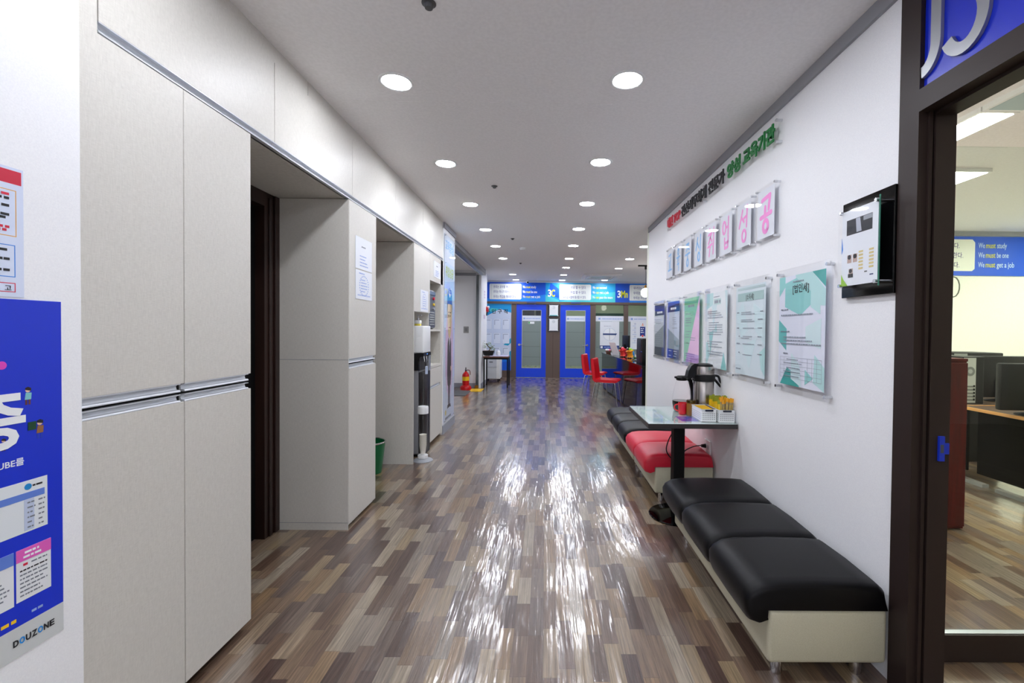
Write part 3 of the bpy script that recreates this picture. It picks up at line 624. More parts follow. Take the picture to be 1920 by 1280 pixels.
def f4(m):
    m.rect(-.21, -.297, .21, .297, col(240, 246, 248), -.002)
    for n_, (q, k) in enumerate((([(-.21, .297), (-.07, .297), (-.07, .2), (-.21, .17)], 1), ([(.16, .297), (.21, .297), (.21, .05)], 3), ([(-.1, .2), (.02, .22), (-.06, .02)], 3), ([(-.15, -.02), (-.05, .0), (-.12, -.2)], 0), ([(-.05, -.02), (0, .06), (.02, -.02)], 1), ([(-.21, -.1), (-.17, -.1), (-.13, -.2), (-.21, -.297)], 1), ([(.10, -.297), (.15, -.16), (.21, -.297)], 0))): m.poly(q, TEALS[k], -.0013 + .00004 * n_, .0003)
    m.rect(-.05, .2, .09, .245, col(198, 226, 222), -.0009); m.dashes(-.04, .08, .222, .03, GTX, -.0002, ragged=False); m.dashes(-.06, .07, .262, .008, GTX, -.0002)
    body(m, -.18, .14, .10, .15, 4, .008, GTX, 2); body(m, -.18, .17, -.05, .06, 7, .008, GTX, 3); body(m, -.18, .17, -.19, -.09, 6, .008, GTX, 4)
def f3(m):
    m.rect(-.21, -.297, .21, .297, col(150, 216, 178), -.002); m.poly([(.21, .297), (.21, -.297), (-.15, -.297)], col(250, 206, 240), -.0013); m.poly([(-.15, -.297), (.21, -.297), (.21, -.22), (-.10, -.21)], col(206, 170, 226), -.0011); m.rect(-.21, .24, .17, .27, col(110, 190, 140), -.0012)
    m.dashes(-.10, .08, .222, .028, GTX, -.0002, ragged=False); body(m, -.16, .06, .07, .15, 5, .009, GTX, 8); body(m, -.17, .0, -.12, .04, 7, .007, GTX, 9); body(m, -.03, .16, -.09, -.07, 2, .007, GTX, 6); body(m, -.16, .18, -.28, -.22, 4, .008, col(150, 110, 190), 6)
def f2(m):
    m.rect(-.21, -.297, .21, .297, col(212, 222, 236), -.002); m.rect(-.21, .19, .21, .297, NAVY, -.0012); m.poly([(-.21, .297), (.21, .297), (.21, .27), (-.21, .25)], col(60, 90, 190), -.0009)
    m.poly([(-.21, .02), (.21, -.10), (.21, -.297), (-.21, -.297)], col(160, 178, 186), -.0015); m.rect(-.21, -.297, 0, -.2, col(30, 74, 176), -.0009); m.rect(0, -.297, .21, -.2, col(44, 58, 110), -.0009); m.rect(.03, -.17, .18, -.11, col(148, 160, 160), -.0009)
    m.dashes(-.1, .1, .225, .03, PWHITE, -.0002, ragged=False); body(m, -.02, .16, .02, .15, 7, .009, GTX, 1); body(m, -.18, .02, -.12, -.02, 5, .009, GTX, 2); body(m, -.18, -.02, -.27, -.22, 3, .008, PWHITE, 5); body(m, .03, .18, -.27, -.22, 3, .008, PWHITE, 6)
def f1(m):
    m.rect(-.21, -.297, .21, .297, col(216, 222, 230), -.002); m.rect(-.21, .17, .21, .297, NAVY, -.0012); m.poly([(-.21, .297), (.21, .297), (.21, .24), (-.21, .25)], col(52, 56, 70), -.0009)
    m.poly([(-.21, -.06), (.21, .06), (.21, -.297), (-.21, -.297)], col(146, 156, 160), -.0015); m.rect(-.21, -.297, .12, -.2, col(58, 64, 74), -.0009); m.rect(.12, -.297, .21, -.2, col(30, 60, 130), -.0009)
    m.dashes(-.1, .13, .205, .03, PWHITE, -.0002, ragged=False); body(m, -.18, .17, .06, .14, 5, .009, GTX, 1); body(m, -.17, .15, -.16, -.02, 7, .009, GTX, 2)
FR = [(5.226, f1, 'acrylic framed grey poster with navy header, at the far end of the frame row'), (4.650, f2, 'acrylic framed poster with blue header and blue foot blocks'), (4.070, f3, 'acrylic framed poster split diagonally into green and pink'),
      (3.475, f4, 'acrylic framed white poster with pale teal triangles behind the steel airpot'), (2.905, f5, 'acrylic framed pale blue poster with grey title bar'), (2.325, f6, 'acrylic framed teal polygon poster with a ruled table, nearest the dark door frame')]
for y, fn, lb_ in FR:
    t = thing('framed_poster', lb_, 'poster', (XR - .03, y, 1.376), group='acrylic framed posters on the right wall', face='right')
    m = MB(); fn(m); m.build('printed_sheet', t)
    MB().rect(-.246, -.338, .246, .338, ACRYL, 0, .004).build('acrylic_plate', t); MB().rect(-.246, -.338, .246, .338, ACRYL, -.009, .004).build('back_plate', t)
    standoffs(t, .492, .676)
# black board with glass certificate holder
t = thing('certificate_board', 'black wall board with a clear glass certificate holder beside the dark door frame', 'picture frame', (XR, 1.857, 1.733), face='right')
MB().box(-.156, .145, -.21, .21, 0, .022, GBLACK, .002).build('backing_board', t)
m = MB(); m.rect(-.112, -.162, .102, .162, col(238, 243, 250), .052); m.rect(-.082, .055, .07, .12, col(36, 40, 50), .0528); m.poly([(-.02, .06), (.01, .06), (.0, .118), (-.025, .118)], col(186, 192, 206), .0534); m.rect(.02, .10, .07, .118, col(160, 166, 176), .0534)
for u in (-.075, -.04): m.rect(u, -.065, u + .026, -.03, col(196, 170, 160), .0528); m.disc(u + .013, -.04, .01, INK, .0534)
m.rect(-.065, -.125, -.04, -.09, col(190, 170, 160), .0528); m.disc(-.053, -.1, .009, INK, .0534); m.rect(-.068, -.128, -.038, -.112, INK, .0534)
body(m, -.09, .09, .02, .04, 3, .005, LBL, 1); body(m, -.09, .09, -.015, .01, 4, .005, LBL, 2)
for k in range(6):
    for u in (-.005, .055): m.rect(u, -.1 + .014 * k, u + .025, -.092 + .014 * k, col(222, 204, 140), .0528)
m.rect(.03, -.115, .045, -.110, INK, .0528); m.rect(.06, -.13, .08, -.125, NAVY, .0528); m.poly([(-.112, -.162), (-.07, -.162), (-.10, -.13), (-.112, -.11)], col(150, 200, 40), .0536); m.poly([(-.112, -.02), (-.104, .0), (-.112, .05)], BLP, .0536); m.build('certificate', t)
MB().rect(-.128, -.178, .1138, .178, ACRYL, .056, .004).build('glass_plate', t); MB().box(.114, .118, -.178, .178, .0561, .0599, col(60, 130, 110)).build('glass_edge', t)
for u in (-.112, .102):
    for v in (-.160, .160): MB().cyl((u, v, .022), (u, v, .066), .008, CHROME, n=14).build('standoff', t)
# outlet and plug
t = thing('wall_outlet', 'white double wall outlet under the café table', 'outlet', (XR, 3.68, .408), face='right')
MB().box(-.062, .062, -.055, .055, 0, .012, WPLAS, .003).build('plate', t)
for u in (-.028, .028): MB().cyl((u, 0, .012), (u, 0, .0135), .021, col(200, 202, 204), n=24).build('socket', t)
t = thing('power_cord', 'black power cord with plug running from wall outlet behind the table post', 'cord', (0, 0, 0))
k = MB(); k.cyl((XR - .0135, 3.708, .408), (XR - .05, 3.70, .41), .018, BLACK, .012); k.build('plug', t)
MB().tube([(1.31, 3.70, .412), (1.22, 3.62, .425), (1.12, 3.53, .415), (1.05, 3.46, .375), (.985, 3.44, .38), (.945, 3.44, .44), (.965, 3.45, .52), (1.02, 3.48, .60), (1.08, 3.52, .672)], .0045, BLACK).build('cable', t)

# ------------------------------------------------------------------ benches
def make_bench(y0, n, mats, label, pitch=.425):
    L = n * pitch
    t = thing('bench', label, 'bench', (1.345, y0, 0))
    MB().box(-.47, -.004, .004, L - .004, .077, .288, CREAM, .018, 3).build('base', t)
    prof = [(-.006, .289), (-.004, .33), (-.010, .365), (-.035, .386), (-.10, .392), (-.28, .396), (-.44, .392), (-.50, .384), (-.542, .360), (-.560, .320), (-.558, .275), (-.545, .245), (-.515, .234), (-.488, .244), (-.474, .262), (-.472, .289)]
    cx_, cz_ = -.28, .325
    for i in range(n):
        ys = [0.003, .006, .014, .03, .06, pitch / 2, pitch - .06, pitch - .03, pitch - .014, pitch - .006, pitch - .003]; ins = [.030, .018, .009, .003, .0005, -.003, .0005, .003, .009, .018, .030]
        vs = []; k = len(prof)
        for y, d in zip(ys, ins):
            for (x, z) in prof:
                q = Vector((x - cx_, z - cz_)); l = q.length
                if z <= .2895 and x > -.475: dx, dz = 0, 0
                else: dx, dz = -q.x / l * d * (.6 if abs(q.x) > .2 else .3), -(d * .9 if z > .34 else d * .3 * (1 if z > cz_ else -1))
                vs.append((x + dx, y + i * pitch, z + dz))
        fs = [[a * k + b_, a * k + (b_ + 1) % k, (a + 1) * k + (b_ + 1) % k, (a + 1) * k + b_] for a in range(len(ys) - 1) for b_ in range(k)]
        fs += [list(range(k))[::-1], [(len(ys) - 1) * k + q for q in range(k)]]
        MB().add(vs, fs, mats, True).build('cushion', t)
    for x in (-.404, -.084):
        for y in (.07, L - .07): MB().lathe([(.001, 0), (.019, 0), (.022, .006), (.022, .078)], CHROME, 20, (x, y, 0)).build('leg', t)
    return t
make_bench(1.70, 3, LEATHER, 'black three-cushion bench with cream base nearest the camera')
make_bench(3.50, 2, REDL, 'red two-cushion bench with cream base under the café table')
make_bench(4.40, 3, LEATHER, 'black three-cushion bench with cream base beyond the red bench')

# ------------------------------------------------------------------ café table and what stands on it
t = thing('cafe_table', 'dark glass-topped café table on a single black post against the right wall', 'table', (.985, 3.28, 0))
X0, Y0 = .985, 3.28
MB().box(.724 - X0, 1.354 - X0, 3.107 - Y0, 3.82 - Y0, .682, .715, mat('dark wood edge', (46, 42, 42), .4), .002).build('tabletop', t)
m = MB(); bx = lambda x0, x1, y0, y1, c, z=.7155: m.box(x0 - X0, x1 - X0, y0 - Y0, y1 - Y0, z - .0005, z + .0004, c)
bx(.728, 1.350, 3.111, 3.816, col(232, 240, 240)); bx(.76, .95, 3.2, 3.7, col(206, 230, 226), .7157); bx(.80, .90, 3.3, 3.6, col(240, 246, 246), .7159); bx(1.0, 1.08, 3.2, 3.75, col(236, 240, 240), .7157); m.build('printed_inlay', t)
m = MB(); m.box(.990 - X0, 1.115 - X0, 3.20 - Y0, 3.38 - Y0, .7158, .7163, col(52, 86, 220)); m.prism([(1.02 - X0, 3.22 - Y0), (1.10 - X0, 3.22 - Y0), (1.10 - X0, 3.34 - Y0)], .7163, .7166, col(150, 90, 220)); m.prism([(1.0 - X0, 3.3 - Y0), (1.05 - X0, 3.28 - Y0), (1.04 - X0, 3.36 - Y0)], .7163, .7166, col(60, 170, 230)); m.build('flyer', t)
MB().box(.726 - X0, 1.352 - X0, 3.109 - Y0, 3.818 - Y0, .7168, .722, TGLASS).build('glass_top', t)
MB().box(-.04, .04, -.04, .04, .03, .682, MBLACK, .004).build('post', t); MB().box(-.10, .10, -.10, .10, .674, .682, MBLACK).build('mounting_plate', t)
MB().lathe([(.001, 0), (.2, 0), (.205, .006), (.2, .012), (.12, .024), (.06, .034), (.001, .034)], GBLACK, 48).build('base', t)
TZ = .722
t = thing('airpot', 'stainless steel airpot with black pump lid on the café table', 'flask', (1.24, 3.478, TZ))
MB().lathe([(.001, 0), (.076, 0), (.078, .01), (.078, .258), (.07, .27), (.001, .27)], STEEL, 40).build('body', t)
MB().lathe([(.078, .255), (.086, .258), (.086, .305), (.078, .312)], BLACK, 40, caps=False).build('collar', t)
MB().lathe([(.0785, .31), (.080, .345), (.074, .372), (.001, .372)], STEEL, 40).build('shoulder', t)
MB().lathe([(.070, .371), (.066, .385), (.04, .394), (.001, .396)], BLACK, 40).build('push_lid', t)
MB().prism([(-.06, .30), (-.05, .39), (-.085, .392), (-.108, .376), (-.128, .338), (-.138, .292), (-.13, .272), (-.112, .272), (-.10, .285), (-.082, .27), (-.07, .262)], -.034, .034, BLACK, 'y').build('spout', t)
MB().tube([(.07, .0, .30), (.105, -.02, .295), (.118, -.03, .26), (.135, -.035, .225), (.128, -.03, .212), (.10, -.02, .245), (.082, -.01, .27)], .009, BLACK).build('handle', t)
t = thing('coffee_carafe', 'glass coffee carafe with black lid and handle, a little coffee inside', 'coffee pot', (1.105, 3.60, TZ))
MB().lathe([(.001, 0), (.058, 0), (.066, .012), (.073, .06), (.071, .11), (.062, .17), (.048, .22), (.040, .25)], ACRYL, 40).build('glass_body', t)
MB().lathe([(.001, .003), (.056, .003), (.064, .014), (.0702, .06), (.0698, .082), (.001, .082)], mat('coffee', (14, 7, 4), .1), 40).build('coffee', t)
MB().lathe([(.038, .245), (.044, .25), (.046, .268), (.036, .282), (.001, .286)], BLACK, 32).build('lid', t)
h = MB(); h.prism([(.02, .285), (.06, .28), (.082, .25), (.098, .18), (.102, .10), (.098, .07), (.078, .075), (.080, .11), (.074, .17), (.058, .235), (.03, .26)], -.015, .015, BLACK, 'y'); h.box(-.058, -.03, -.012, .012, .262, .278, BLACK, .004); h.build('handle', t)
t = thing('red_mug', 'red ceramic mug in front of the glass carafe', 'mug', (1.07, 3.455, TZ))
MB().lathe([(.001, 0), (.026, 0), (.031, .006), (.034, .088), (.031, .088), (.028, .01), (.001, .008)], REDV, 32).build('cup', t); MB().tube([(-.032, 0, .076), (-.058, 0, .068), (-.06, 0, .04), (-.032, 0, .022)], .005, REDV).build('handle', t)
t = thing('lidded_jar', 'small brown glass jar with dark lid behind the near basket', 'jar', (1.126, 3.42, TZ))
MB().lathe([(.001, 0), (.033, 0), (.035, .006), (.035, .085), (.030, .095)], col(140, 96, 40, .15), 28).build('jar_body', t); MB().lathe([(.001, .115), (.034, .115), (.036, .108), (.036, .094), (.001, .094)], mat('bronze lid', (90, 76, 40), .25, .8), 28).build('lid', t)
def basket(x0, x1, y0, y1, label, hz=.088):
    t = thing('basket', label, 'basket', ((x0 + x1) / 2, (y0 + y1) / 2, TZ), group='white perforated baskets on the café table'); a, b_ = (x1 - x0) / 2, (y1 - y0) / 2; th = .003
    m = MB(); m.box(-a, a, -b_, b_, 0, th, WPLAS); m.box(-a, a, -b_, -b_ + th, th, hz, WPLAS); m.box(-a, a, b_ - th, b_, th, hz, WPLAS); m.box(-a, -a + th, -b_ + th, b_ - th, th, hz, WPLAS); m.box(a - th, a, -b_ + th, b_ - th, th, hz, WPLAS)
    m.box(-a - .003, a + .003, -b_ - .003, -b_ + th, hz - .006, hz, WPLAS); m.box(-a - .003, -a + th, -b_, b_, hz - .006, hz, WPLAS); m.box(a - th, a + .003, -b_, b_, hz - .006, hz, WPLAS)
    nu = 7
    for i in range(nu):
        for j in range(4):
            u = -a * .78 + 2 * a * .78 * i / (nu - 1); z = .016 + .0135 * j
            m.box(u - .0028, u + .0028, -b_ - .0006, -b_, z - .0032, z + .0032, col(120, 122, 126))
    for i in range(12):
        for j in range(4):
            v = -b_ * .9 + 2 * b_ * .9 * i / 11; z = .016 + .0135 * j; m.box(-a - .0006, -a, v - .0028, v + .0028, z - .0032, z + .0032, col(170, 172, 176))
    m.build('tray', t); MB().box(-a * .55, a * .55, -b_ - .012, -b_ - .003, hz - .014, hz - .001, col(24, 28, 48), .003).build('handle_grip', t)
    return t
basket(1.118, 1.222, 3.165, 3.378, 'white perforated basket of yellow sachets, nearer the red mug')
basket(1.234, 1.344, 3.140, 3.378, 'white perforated basket packed with coffee sticks, nearer the wall')
YS, GS = mat('stick yellow', (238, 196, 24), .35), mat('stick grey beige', (168, 150, 108), .35); GRN = mat('stick green top', (150, 160, 40), .4)
def stick(kind):
    m = MB(); a = YS if kind == 0 else GS
    m.prism([(-.0082, 0), (.0082, 0), (.0078, .118), (-.0078, .118)], -.0035, .0035, a, 'y'); m.prism([(-.0080, .118), (.0080, .118), (.0080, .146), (-.0080, .146)], -.0022, .0022, (GRN if kind == 0 else mat('stick orange top', (240, 170, 20), .35)), 'y')
    m.prism([(-.003, .03), (.003, .03), (.003, .1), (-.003, .1)], -.0045, .0045, (col(244, 214, 80) if kind == 0 else col(206, 178, 80)), 'y')
    return m.build('coffee_stick')
SP = [None, None]; rn = random.Random(4)
for r_ in range(7):
    for k in range(6):
        kind = 0 if (r_ >= 4 or k < 1) else 1
        if SP[kind] is None: SP[kind] = o = stick(kind)
        else: o = SP[kind].copy(); COL.objects.link(o)
        x = 1.250 + .0158 * k; y = 3.17 + .03 * r_
        o.location = (x, y + rn.uniform(-.004, .004), TZ + .0045 + rn.uniform(0, .022)); lean = (k - 2.5) * .05 + rn.uniform(-.05, .05)
        if kind == 0: lean -= .05
        o.rotation_euler = (rn.uniform(-.07, .03), max(-.09 - .018 * k, min(.1, lean)) if k else rn.uniform(-.06, .0), rn.uniform(-.3, .3))
        tag(o, 'yellow coffee mix stick with green top standing in the wall side basket' if kind == 0 else 'grey coffee mix stick with orange top standing in the wall side basket', 'coffee stick', 'yellow coffee sticks in the basket' if kind == 0 else 'grey coffee sticks in the basket')
sc0 = None
for k in range(9):
    if sc0 is None:
        m = MB(); m.box(-.042, .042, -.002, .002, 0, .085, mat('sachet yellow', (244, 214, 96), .4)); m.box(-.03, .03, -.0026, -.002, .03, .06, PWHITE); m.box(-.042, .042, -.0024, .0024, .08, .085, col(236, 190, 40)); sc0 = o = m.build('tea_sachet')
    else: o = sc0.copy(); COL.objects.link(o)
    o.location = (1.17 + rn.uniform(-.004, .004), 3.20 + .0165 * k, TZ + .0045); o.rotation_euler = (-.35, 0, 0)
    tag(o, 'yellow paper sachet leaning in the basket nearer the red mug', 'sachet', 'yellow sachets in the near basket')

# ------------------------------------------------------------------ reception
t = thing('reception_counter', 'glossy black reception counter behind the red chairs', 'counter', (1.47, 6.75, 0), .0304)
MB().box(0, .03, 0, 1.62, .02, .80, GBLACK).build('front_panel', t); MB().box(0.004, .03, 1.623, 3.95, .02, .80, GBLACK).build('front_panel', t); MB().box(.03, .6, 0, .03, .02, .80, MBLACK).build('side_panel', t); MB().box(.03, .6, 3.92, 3.95, .02, .80, MBLACK).build('side_panel', t)
MB().box(-.005, .62, -.005, 3.955, .80, .83, GBLACK, .003).build('countertop', t); MB().box(.03, .58, .04, 3.9, 0, .02, MBLACK).build('plinth', t)
def make_chair(label):
    t = thing('visitor_chair', label, 'chair', (1.13, 8.1, 0), -.34, group='red visitor chairs at the counter')
    s_ = MB(); pr = [(-.20, .435), (-.215, .47), (-.19, .488), (0, .478), (.15, .482), (.205, .474), (.222, .455), (.20, .435), (0, .428)]
    s_.prism(pr, -.195, .195, REDV, 'y', True); s_.build('seat', t)
    b_ = [(-.225, .455), (-.255, .66), (-.268, .82), (-.262, .848), (-.242, .855), (-.222, .84), (-.198, .66), (-.178, .50), (-.175, .478)]
    MB().prism(b_, -.195, .195, REDV, 'y', True).build('backrest', t)
    MB().prism([(-.2265, .47), (-.2565, .66), (-.270, .82), (-.264, .852), (-.268, .852), (-.276, .82), (-.262, .66), (-.232, .47)], -.19, .19, BLACK, 'y').build('back_shell', t)
    for sx_, x0, x1 in (('r', -.17, -.255), ('f', .16, .225)):
        for q in (-1, 1): MB().tube([(0 + x0 * .6, q * .15, .428), (x0, q * .17, .422), (x0 + (x1 - x0) * .3, q * .178, .36), (x1, q * .20, .0)], .0095, CHROME).build('leg', t)
    m = MB()
    for q in (-1, 1): m.tube([(-.12, q * .15, .425), (.12, q * .15, .425)], .008, CHROME, sub=1)
    m.build('seat_frame', t)
    return t
c1 = make_chair('red padded chair with chrome legs, nearer of two at the reception counter')
dup(c1, (1.06, 9.42, 0), -.32, 'red padded chair with chrome legs, farther of two at the reception counter')
CZ = .83
t = thing('computer_tower', 'black computer tower standing on the near end of the reception counter', 'computer', (1.62, 7.2, CZ)); MB().box(-.1, .1, -.21, .21, 0, .41, BLACK, .006).build('case', t); MB().box(-.102, -.1, -.19, -.1, .05, .39, GBLACK).build('front_panel', t); MB().ball((-.103, -.15, .2), .008, col(40, 70, 200), n=8).build('power_button', t)
def monitor(name, label, loc, rz, wd=.45, ht=.28, lift=.1, parentmat=BLACK, stickers=False):
    t = thing(name, label, 'monitor', loc, rz)
    MB().box(-wd / 2, wd / 2, -.02, .02, lift, lift + ht, parentmat, .006).build('screen_housing', t); MB().box(-wd / 2 + .012, wd / 2 - .012, -.0215, -.02, lift + .015, lift + ht - .012, mat('dark screen', (40, 44, 50), .15)).build('screen', t)
    MB().box(-.03, .03, .02, .05, .03, lift + .1, parentmat, .004).build('stand', t); MB().lathe([(.001, 0), (.1, 0), (.1, .006), (.04, .018), (.001, .03)], parentmat, 28, (0, .04, 0)).build('stand_foot', t)
    return t
monitor('computer_monitor', 'black monitor beside the computer tower on the reception counter', (1.66, 7.88, CZ), PI / 2 - .08)
monitor('computer_monitor', 'dark monitor seen edge on at the far side of the counter', (1.83, 10.15, CZ), PI / 2 + .1, .5, .30, .12)
# brochure stand, parrots, flower bowl
t = thing('brochure_stand', 'clear acrylic brochure stand with leaflets on the reception counter', 'brochure holder', (1.50, 9.55, CZ), PI / 2 + .5)
m = MB(); m.prism([(-.05, .0), (.09, .0), (.09, .004), (-.02, .006), (.10, .30), (.094, .302), (-.05, .01)], -.13, .13, ACRYL, 'x'); m.build('holder', t)
l_ = MB(); l_.prism([(-.018, .012), (-.012, .01), (.095, .275), (.089, .277)], -.11, .11, PWHITE, 'x'); l_.build('leaflet', t); MB().prism([(-.026, .016), (-.02, .014), (.04, .165), (.034, .167)], -.10, .02, col(190, 170, 210), 'x').build('leaflet', t)
def parrot(name, label, loc, rz, c_body, c_head, c_wing, c_belly, c_tail):
    t = thing(name, label, 'toy', loc, rz)
    # body grown as one skinned surface: x forward, z up
    me = bpy.data.meshes.new('body'); pts = [(-.06, 0, .04), (-.02, 0, .07), (0, 0, .12), (.015, 0, .165), (.03, 0, .205), (.045, 0, .215)]; me.from_pydata(pts, [(i, i + 1) for i in range(5)], [])
    o = bpy.data.objects.new('body', me); COL.objects.link(o); sk = o.modifiers.new('s', 'SKIN'); rr = [.03, .055, .06, .05, .048, .03]
    for v, r in zip(me.skin_vertices[0].data, rr): v.radius = (r, r)
    me.skin_vertices[0].data[2].use_root = True; o.modifiers.new('b', 'SUBSURF').levels = 2
    bpy.context.view_layer.update(); ev = bpy.data.meshes.new_from_object(o.evaluated_get(bpy.context.evaluated_depsgraph_get())); bpy.data.objects.remove(o, do_unlink=True)
    ev.name = 'body'; ev.materials.clear(); ev.materials.append(c_body); ev.materials.append(c_head); ev.materials.append(c_belly)
    for p in ev.polygons: p.use_smooth = True; p.material_index = 1 if p.center.z > .185 else (2 if p.center.x > .02 and p.center.z < .17 else 0)
    zmin = min(v.co.z for v in ev.vertices)
    ob = bpy.data.objects.new('body', ev); COL.objects.link(ob); ob.parent = t; ob.location = (0, 0, -zmin)
    dz = -zmin
    for q in (-1, 1):
        MB().ball((-.025, q * .052, .115 + dz), (.03, .014, .065), c_wing, Matrix.Rotation(.35, 4, 'Y')).build('wing', t); MB().ball((.05, q * .034, .225 + dz), .011, PWHITE, n=10).build('eye', t); MB().ball((.057, q * .038, .226 + dz), .006, INK, n=8).build('pupil', t); MB().ball((.03, q * .025, .012), (.028, .014, .012), col(60, 56, 60), n=10).build('foot', t)
    k = MB(); k.lathe([(.022, 0), (.018, .018), (.008, .034), (.001, .04)], INK, 14, mtx=Matrix.Translation((.068, 0, .212 + dz)) @ Matrix.Rotation(2.0, 4, 'Y')); k.build('beak', t)
    MB().ball((-.11, 0, .045 + dz), (.07, .025, .012), c_tail, Matrix.Rotation(-.2, 4, 'Y')).build('tail', t)
    return t
parrot('plush_parrot', 'red plush parrot on the reception counter, left of its pair', (1.56, 8.95, CZ), PI + .5, col(214, 22, 40), col(222, 40, 60), col(170, 16, 40), col(230, 60, 50), col(190, 20, 40))
parrot('plush_parrot', 'yellow and green plush parrot on the reception counter', (1.63, 8.55, CZ), PI + .7, col(246, 176, 30), col(150, 206, 30), col(40, 140, 214), col(250, 150, 30), col(70, 180, 40))
t = thing('flower_bowl', 'small wicker bowl of pink and white flowers at the counter end', 'flower bowl', (1.46, 10.35, CZ)); MB().lathe([(.001, 0), (.05, 0), (.075, .05), (.07, .05), (.001, .01)], col(120, 84, 70), 24).build('bowl', t)
rn2 = random.Random(3)
for k in range(9): MB().ball((rn2.uniform(-.05, .05), rn2.uniform(-.05, .05), .06 + rn2.uniform(0, .02)), .026, rn2.choice((col(236, 200, 214), PWHITE, col(214, 120, 150))), n=8).build('flower', t)

# ------------------------------------------------------------------ far partition: signboard, doors, windows
t = thing('signboard', 'long blue signboard with slogans and room names across the far wall', 'sign', (0, D, 2.15), face='far')
m = MB(); B1, B2 = mat('banner blue', (0, 84, 214), .45), mat('banner light blue', (0, 128, 226), .45)
m.rect(-2.3, 0, 4.2, .535, B1, 0, .018)
m.poly([(-2.3, 0), (-.02, 0), (-.02, .2), (-.6, .12), (-1.5, .1)], B2, .018); m.rect(-.02, 0, .36, .535, PBLUE2, .018); m.poly([(-.02, .19), (.36, .05), (.36, 0), (-.02, 0)], PTEAL, .0186); m.poly([(.12, .535), (.36, .36), (.36, .1), (.05, .2)], B1, .0184)
m.rect(.36, 0, 1.95, .535, col(30, 160, 214, .45), .018); m.poly([(.36, 0), (1.95, 0), (1.95, .3), (1.2, .2)], PTEAL, .0186); m.rect(1.95, 0, 2.35, .535, col(0, 80, 200, .45), .018); m.rect(2.35, 0, 4.2, .535, B2, .018)
def card(u0, u1, lines):
    m.poly([(u0 + .015, .055), (u1 - .03, .055), (u1, .085), (u1, .465), (u1 - .03, .495), (u0 + .02, .495), (u0, .47), (u0, .08)], col(232, 236, 232), .0196)
    m.rect(u0 + .05, .055, u0 + .056, .495, col(190, 196, 200), .0204)
    for k, s_ in enumerate(lines): m.text(s_, u0 + .11, .375 - .137 * k, .088, col(60, 56, 140), .0206, .0006, sx=1, bold=.006, fit=min(.72 * (u1 - u0), .0875 * .77 * len(s_)))
def slogan(u0, verb, tails, u1):
    for k, s_ in enumerate(tails):
        v = .378 - .137 * k; m.text('We', u0, v, .10, PWHITE, .0206, .0006, bold=.02, fit=.075); m.text(verb, u0 + .095, v, .10, PYEL, .0206, .0006, bold=.02, fit=.125 if verb == 'must' else .09); m.text(s_, u0 + (.235 if verb == 'must' else .2), v, .10, PWHITE, .0206, .0006, bold=.02, fit=.0285 * len(s_))
card(-1.60, -.70, ('우리는 공부를 해야만 한다.', '우리는 하나가 되어야만 한다.', '우리는 취업을 해야만 한다.')); slogan(-.665, 'must', ('study', 'be one', 'get a job'), -.1)
m.text('3', .045, .15, .27, PWHITE, .0206, .001, bold=.03, fit=.10); m.text('C', .145, .15, .27, PYEL, .0206, .001, bold=.03, fit=.10)
card(.37, 1.265, ('우리는 성공 할 수 있다.', '우리는 취업 할 수 있다.', '우리는 시험에 통과할 수 있다.')); slogan(1.305, 'can', ('succeed', 'get a job', 'pass the exam'), 1.9)
m.text('3', 2.005, .14, .27, PWHITE, .0206, .001, bold=.03, fit=.10); m.text('Mn', 2.115, .14, .27, PYEL, .0206, .001, bold=.03, fit=.19)
card(2.35, 3.2, ('우리는 노력한다.', '우리는 포기 안한다.', '우리는 자신을 믿는다.'))
m.build('printed_face', t)
t = thing('job_board', 'blue and white job notice board with rows of empty document slots on far wall', 'notice board', (-1.95, D + .018, .2), face='far')
m = MB(); m.rect(0, 0, .965, 1.88, col(206, 218, 240), 0, .012); m.rect(0, 0, .965, .32, PBLUE, .012); m.poly([(0, 1.88), (.965, 1.88), (.965, 1.63), (.8, 1.68), (.66, 1.74), (.5, 1.66), (.3, 1.55), (.1, 1.45), (0, 1.42)], PBLUE2, .0122); m.poly([(.3, 1.66), (.5, 1.66), (.62, 1.74), (.4, 1.76)], PTEAL, .013); m.poly([(.75, .72), (.965, .92), (.965, .78), (.88, .7)], col(0, 160, 200), .0126); m.poly([(.5, .32), (.6, .32), (.6, .56), (.5, .5)], col(0, 160, 200), .0126); m.poly([(.0, .32), (.965, .32), (.965, .26), (.3, .2)], col(0, 120, 226), .013); m.poly([(.88, .5), (.965, .56), (.965, .32), (.88, .32)], col(0, 150, 200), .0126)
for k, ch in enumerate('구인구직'): m.text(ch, .24 + .17 * k, 1.615, .135, INK, .0136, .001, bold=.022)
for i in range(3):
    for j in range(3): u, v = .22 + .25 * i, .36 + .40 * j; m.rect(u, v, u + .20, v + .30, col(222, 230, 246), .0128); m.outline(u, v, u + .20, v + .30, .004, col(176, 188, 214), .0136); m.rect(u + .02, v + .12, u + .04, v + .27, col(170, 180, 204), .0138); m.rect(u + .02, v + .25, u + .16, v + .27, col(170, 180, 204), .0138)
m.build('printed_panel', t)
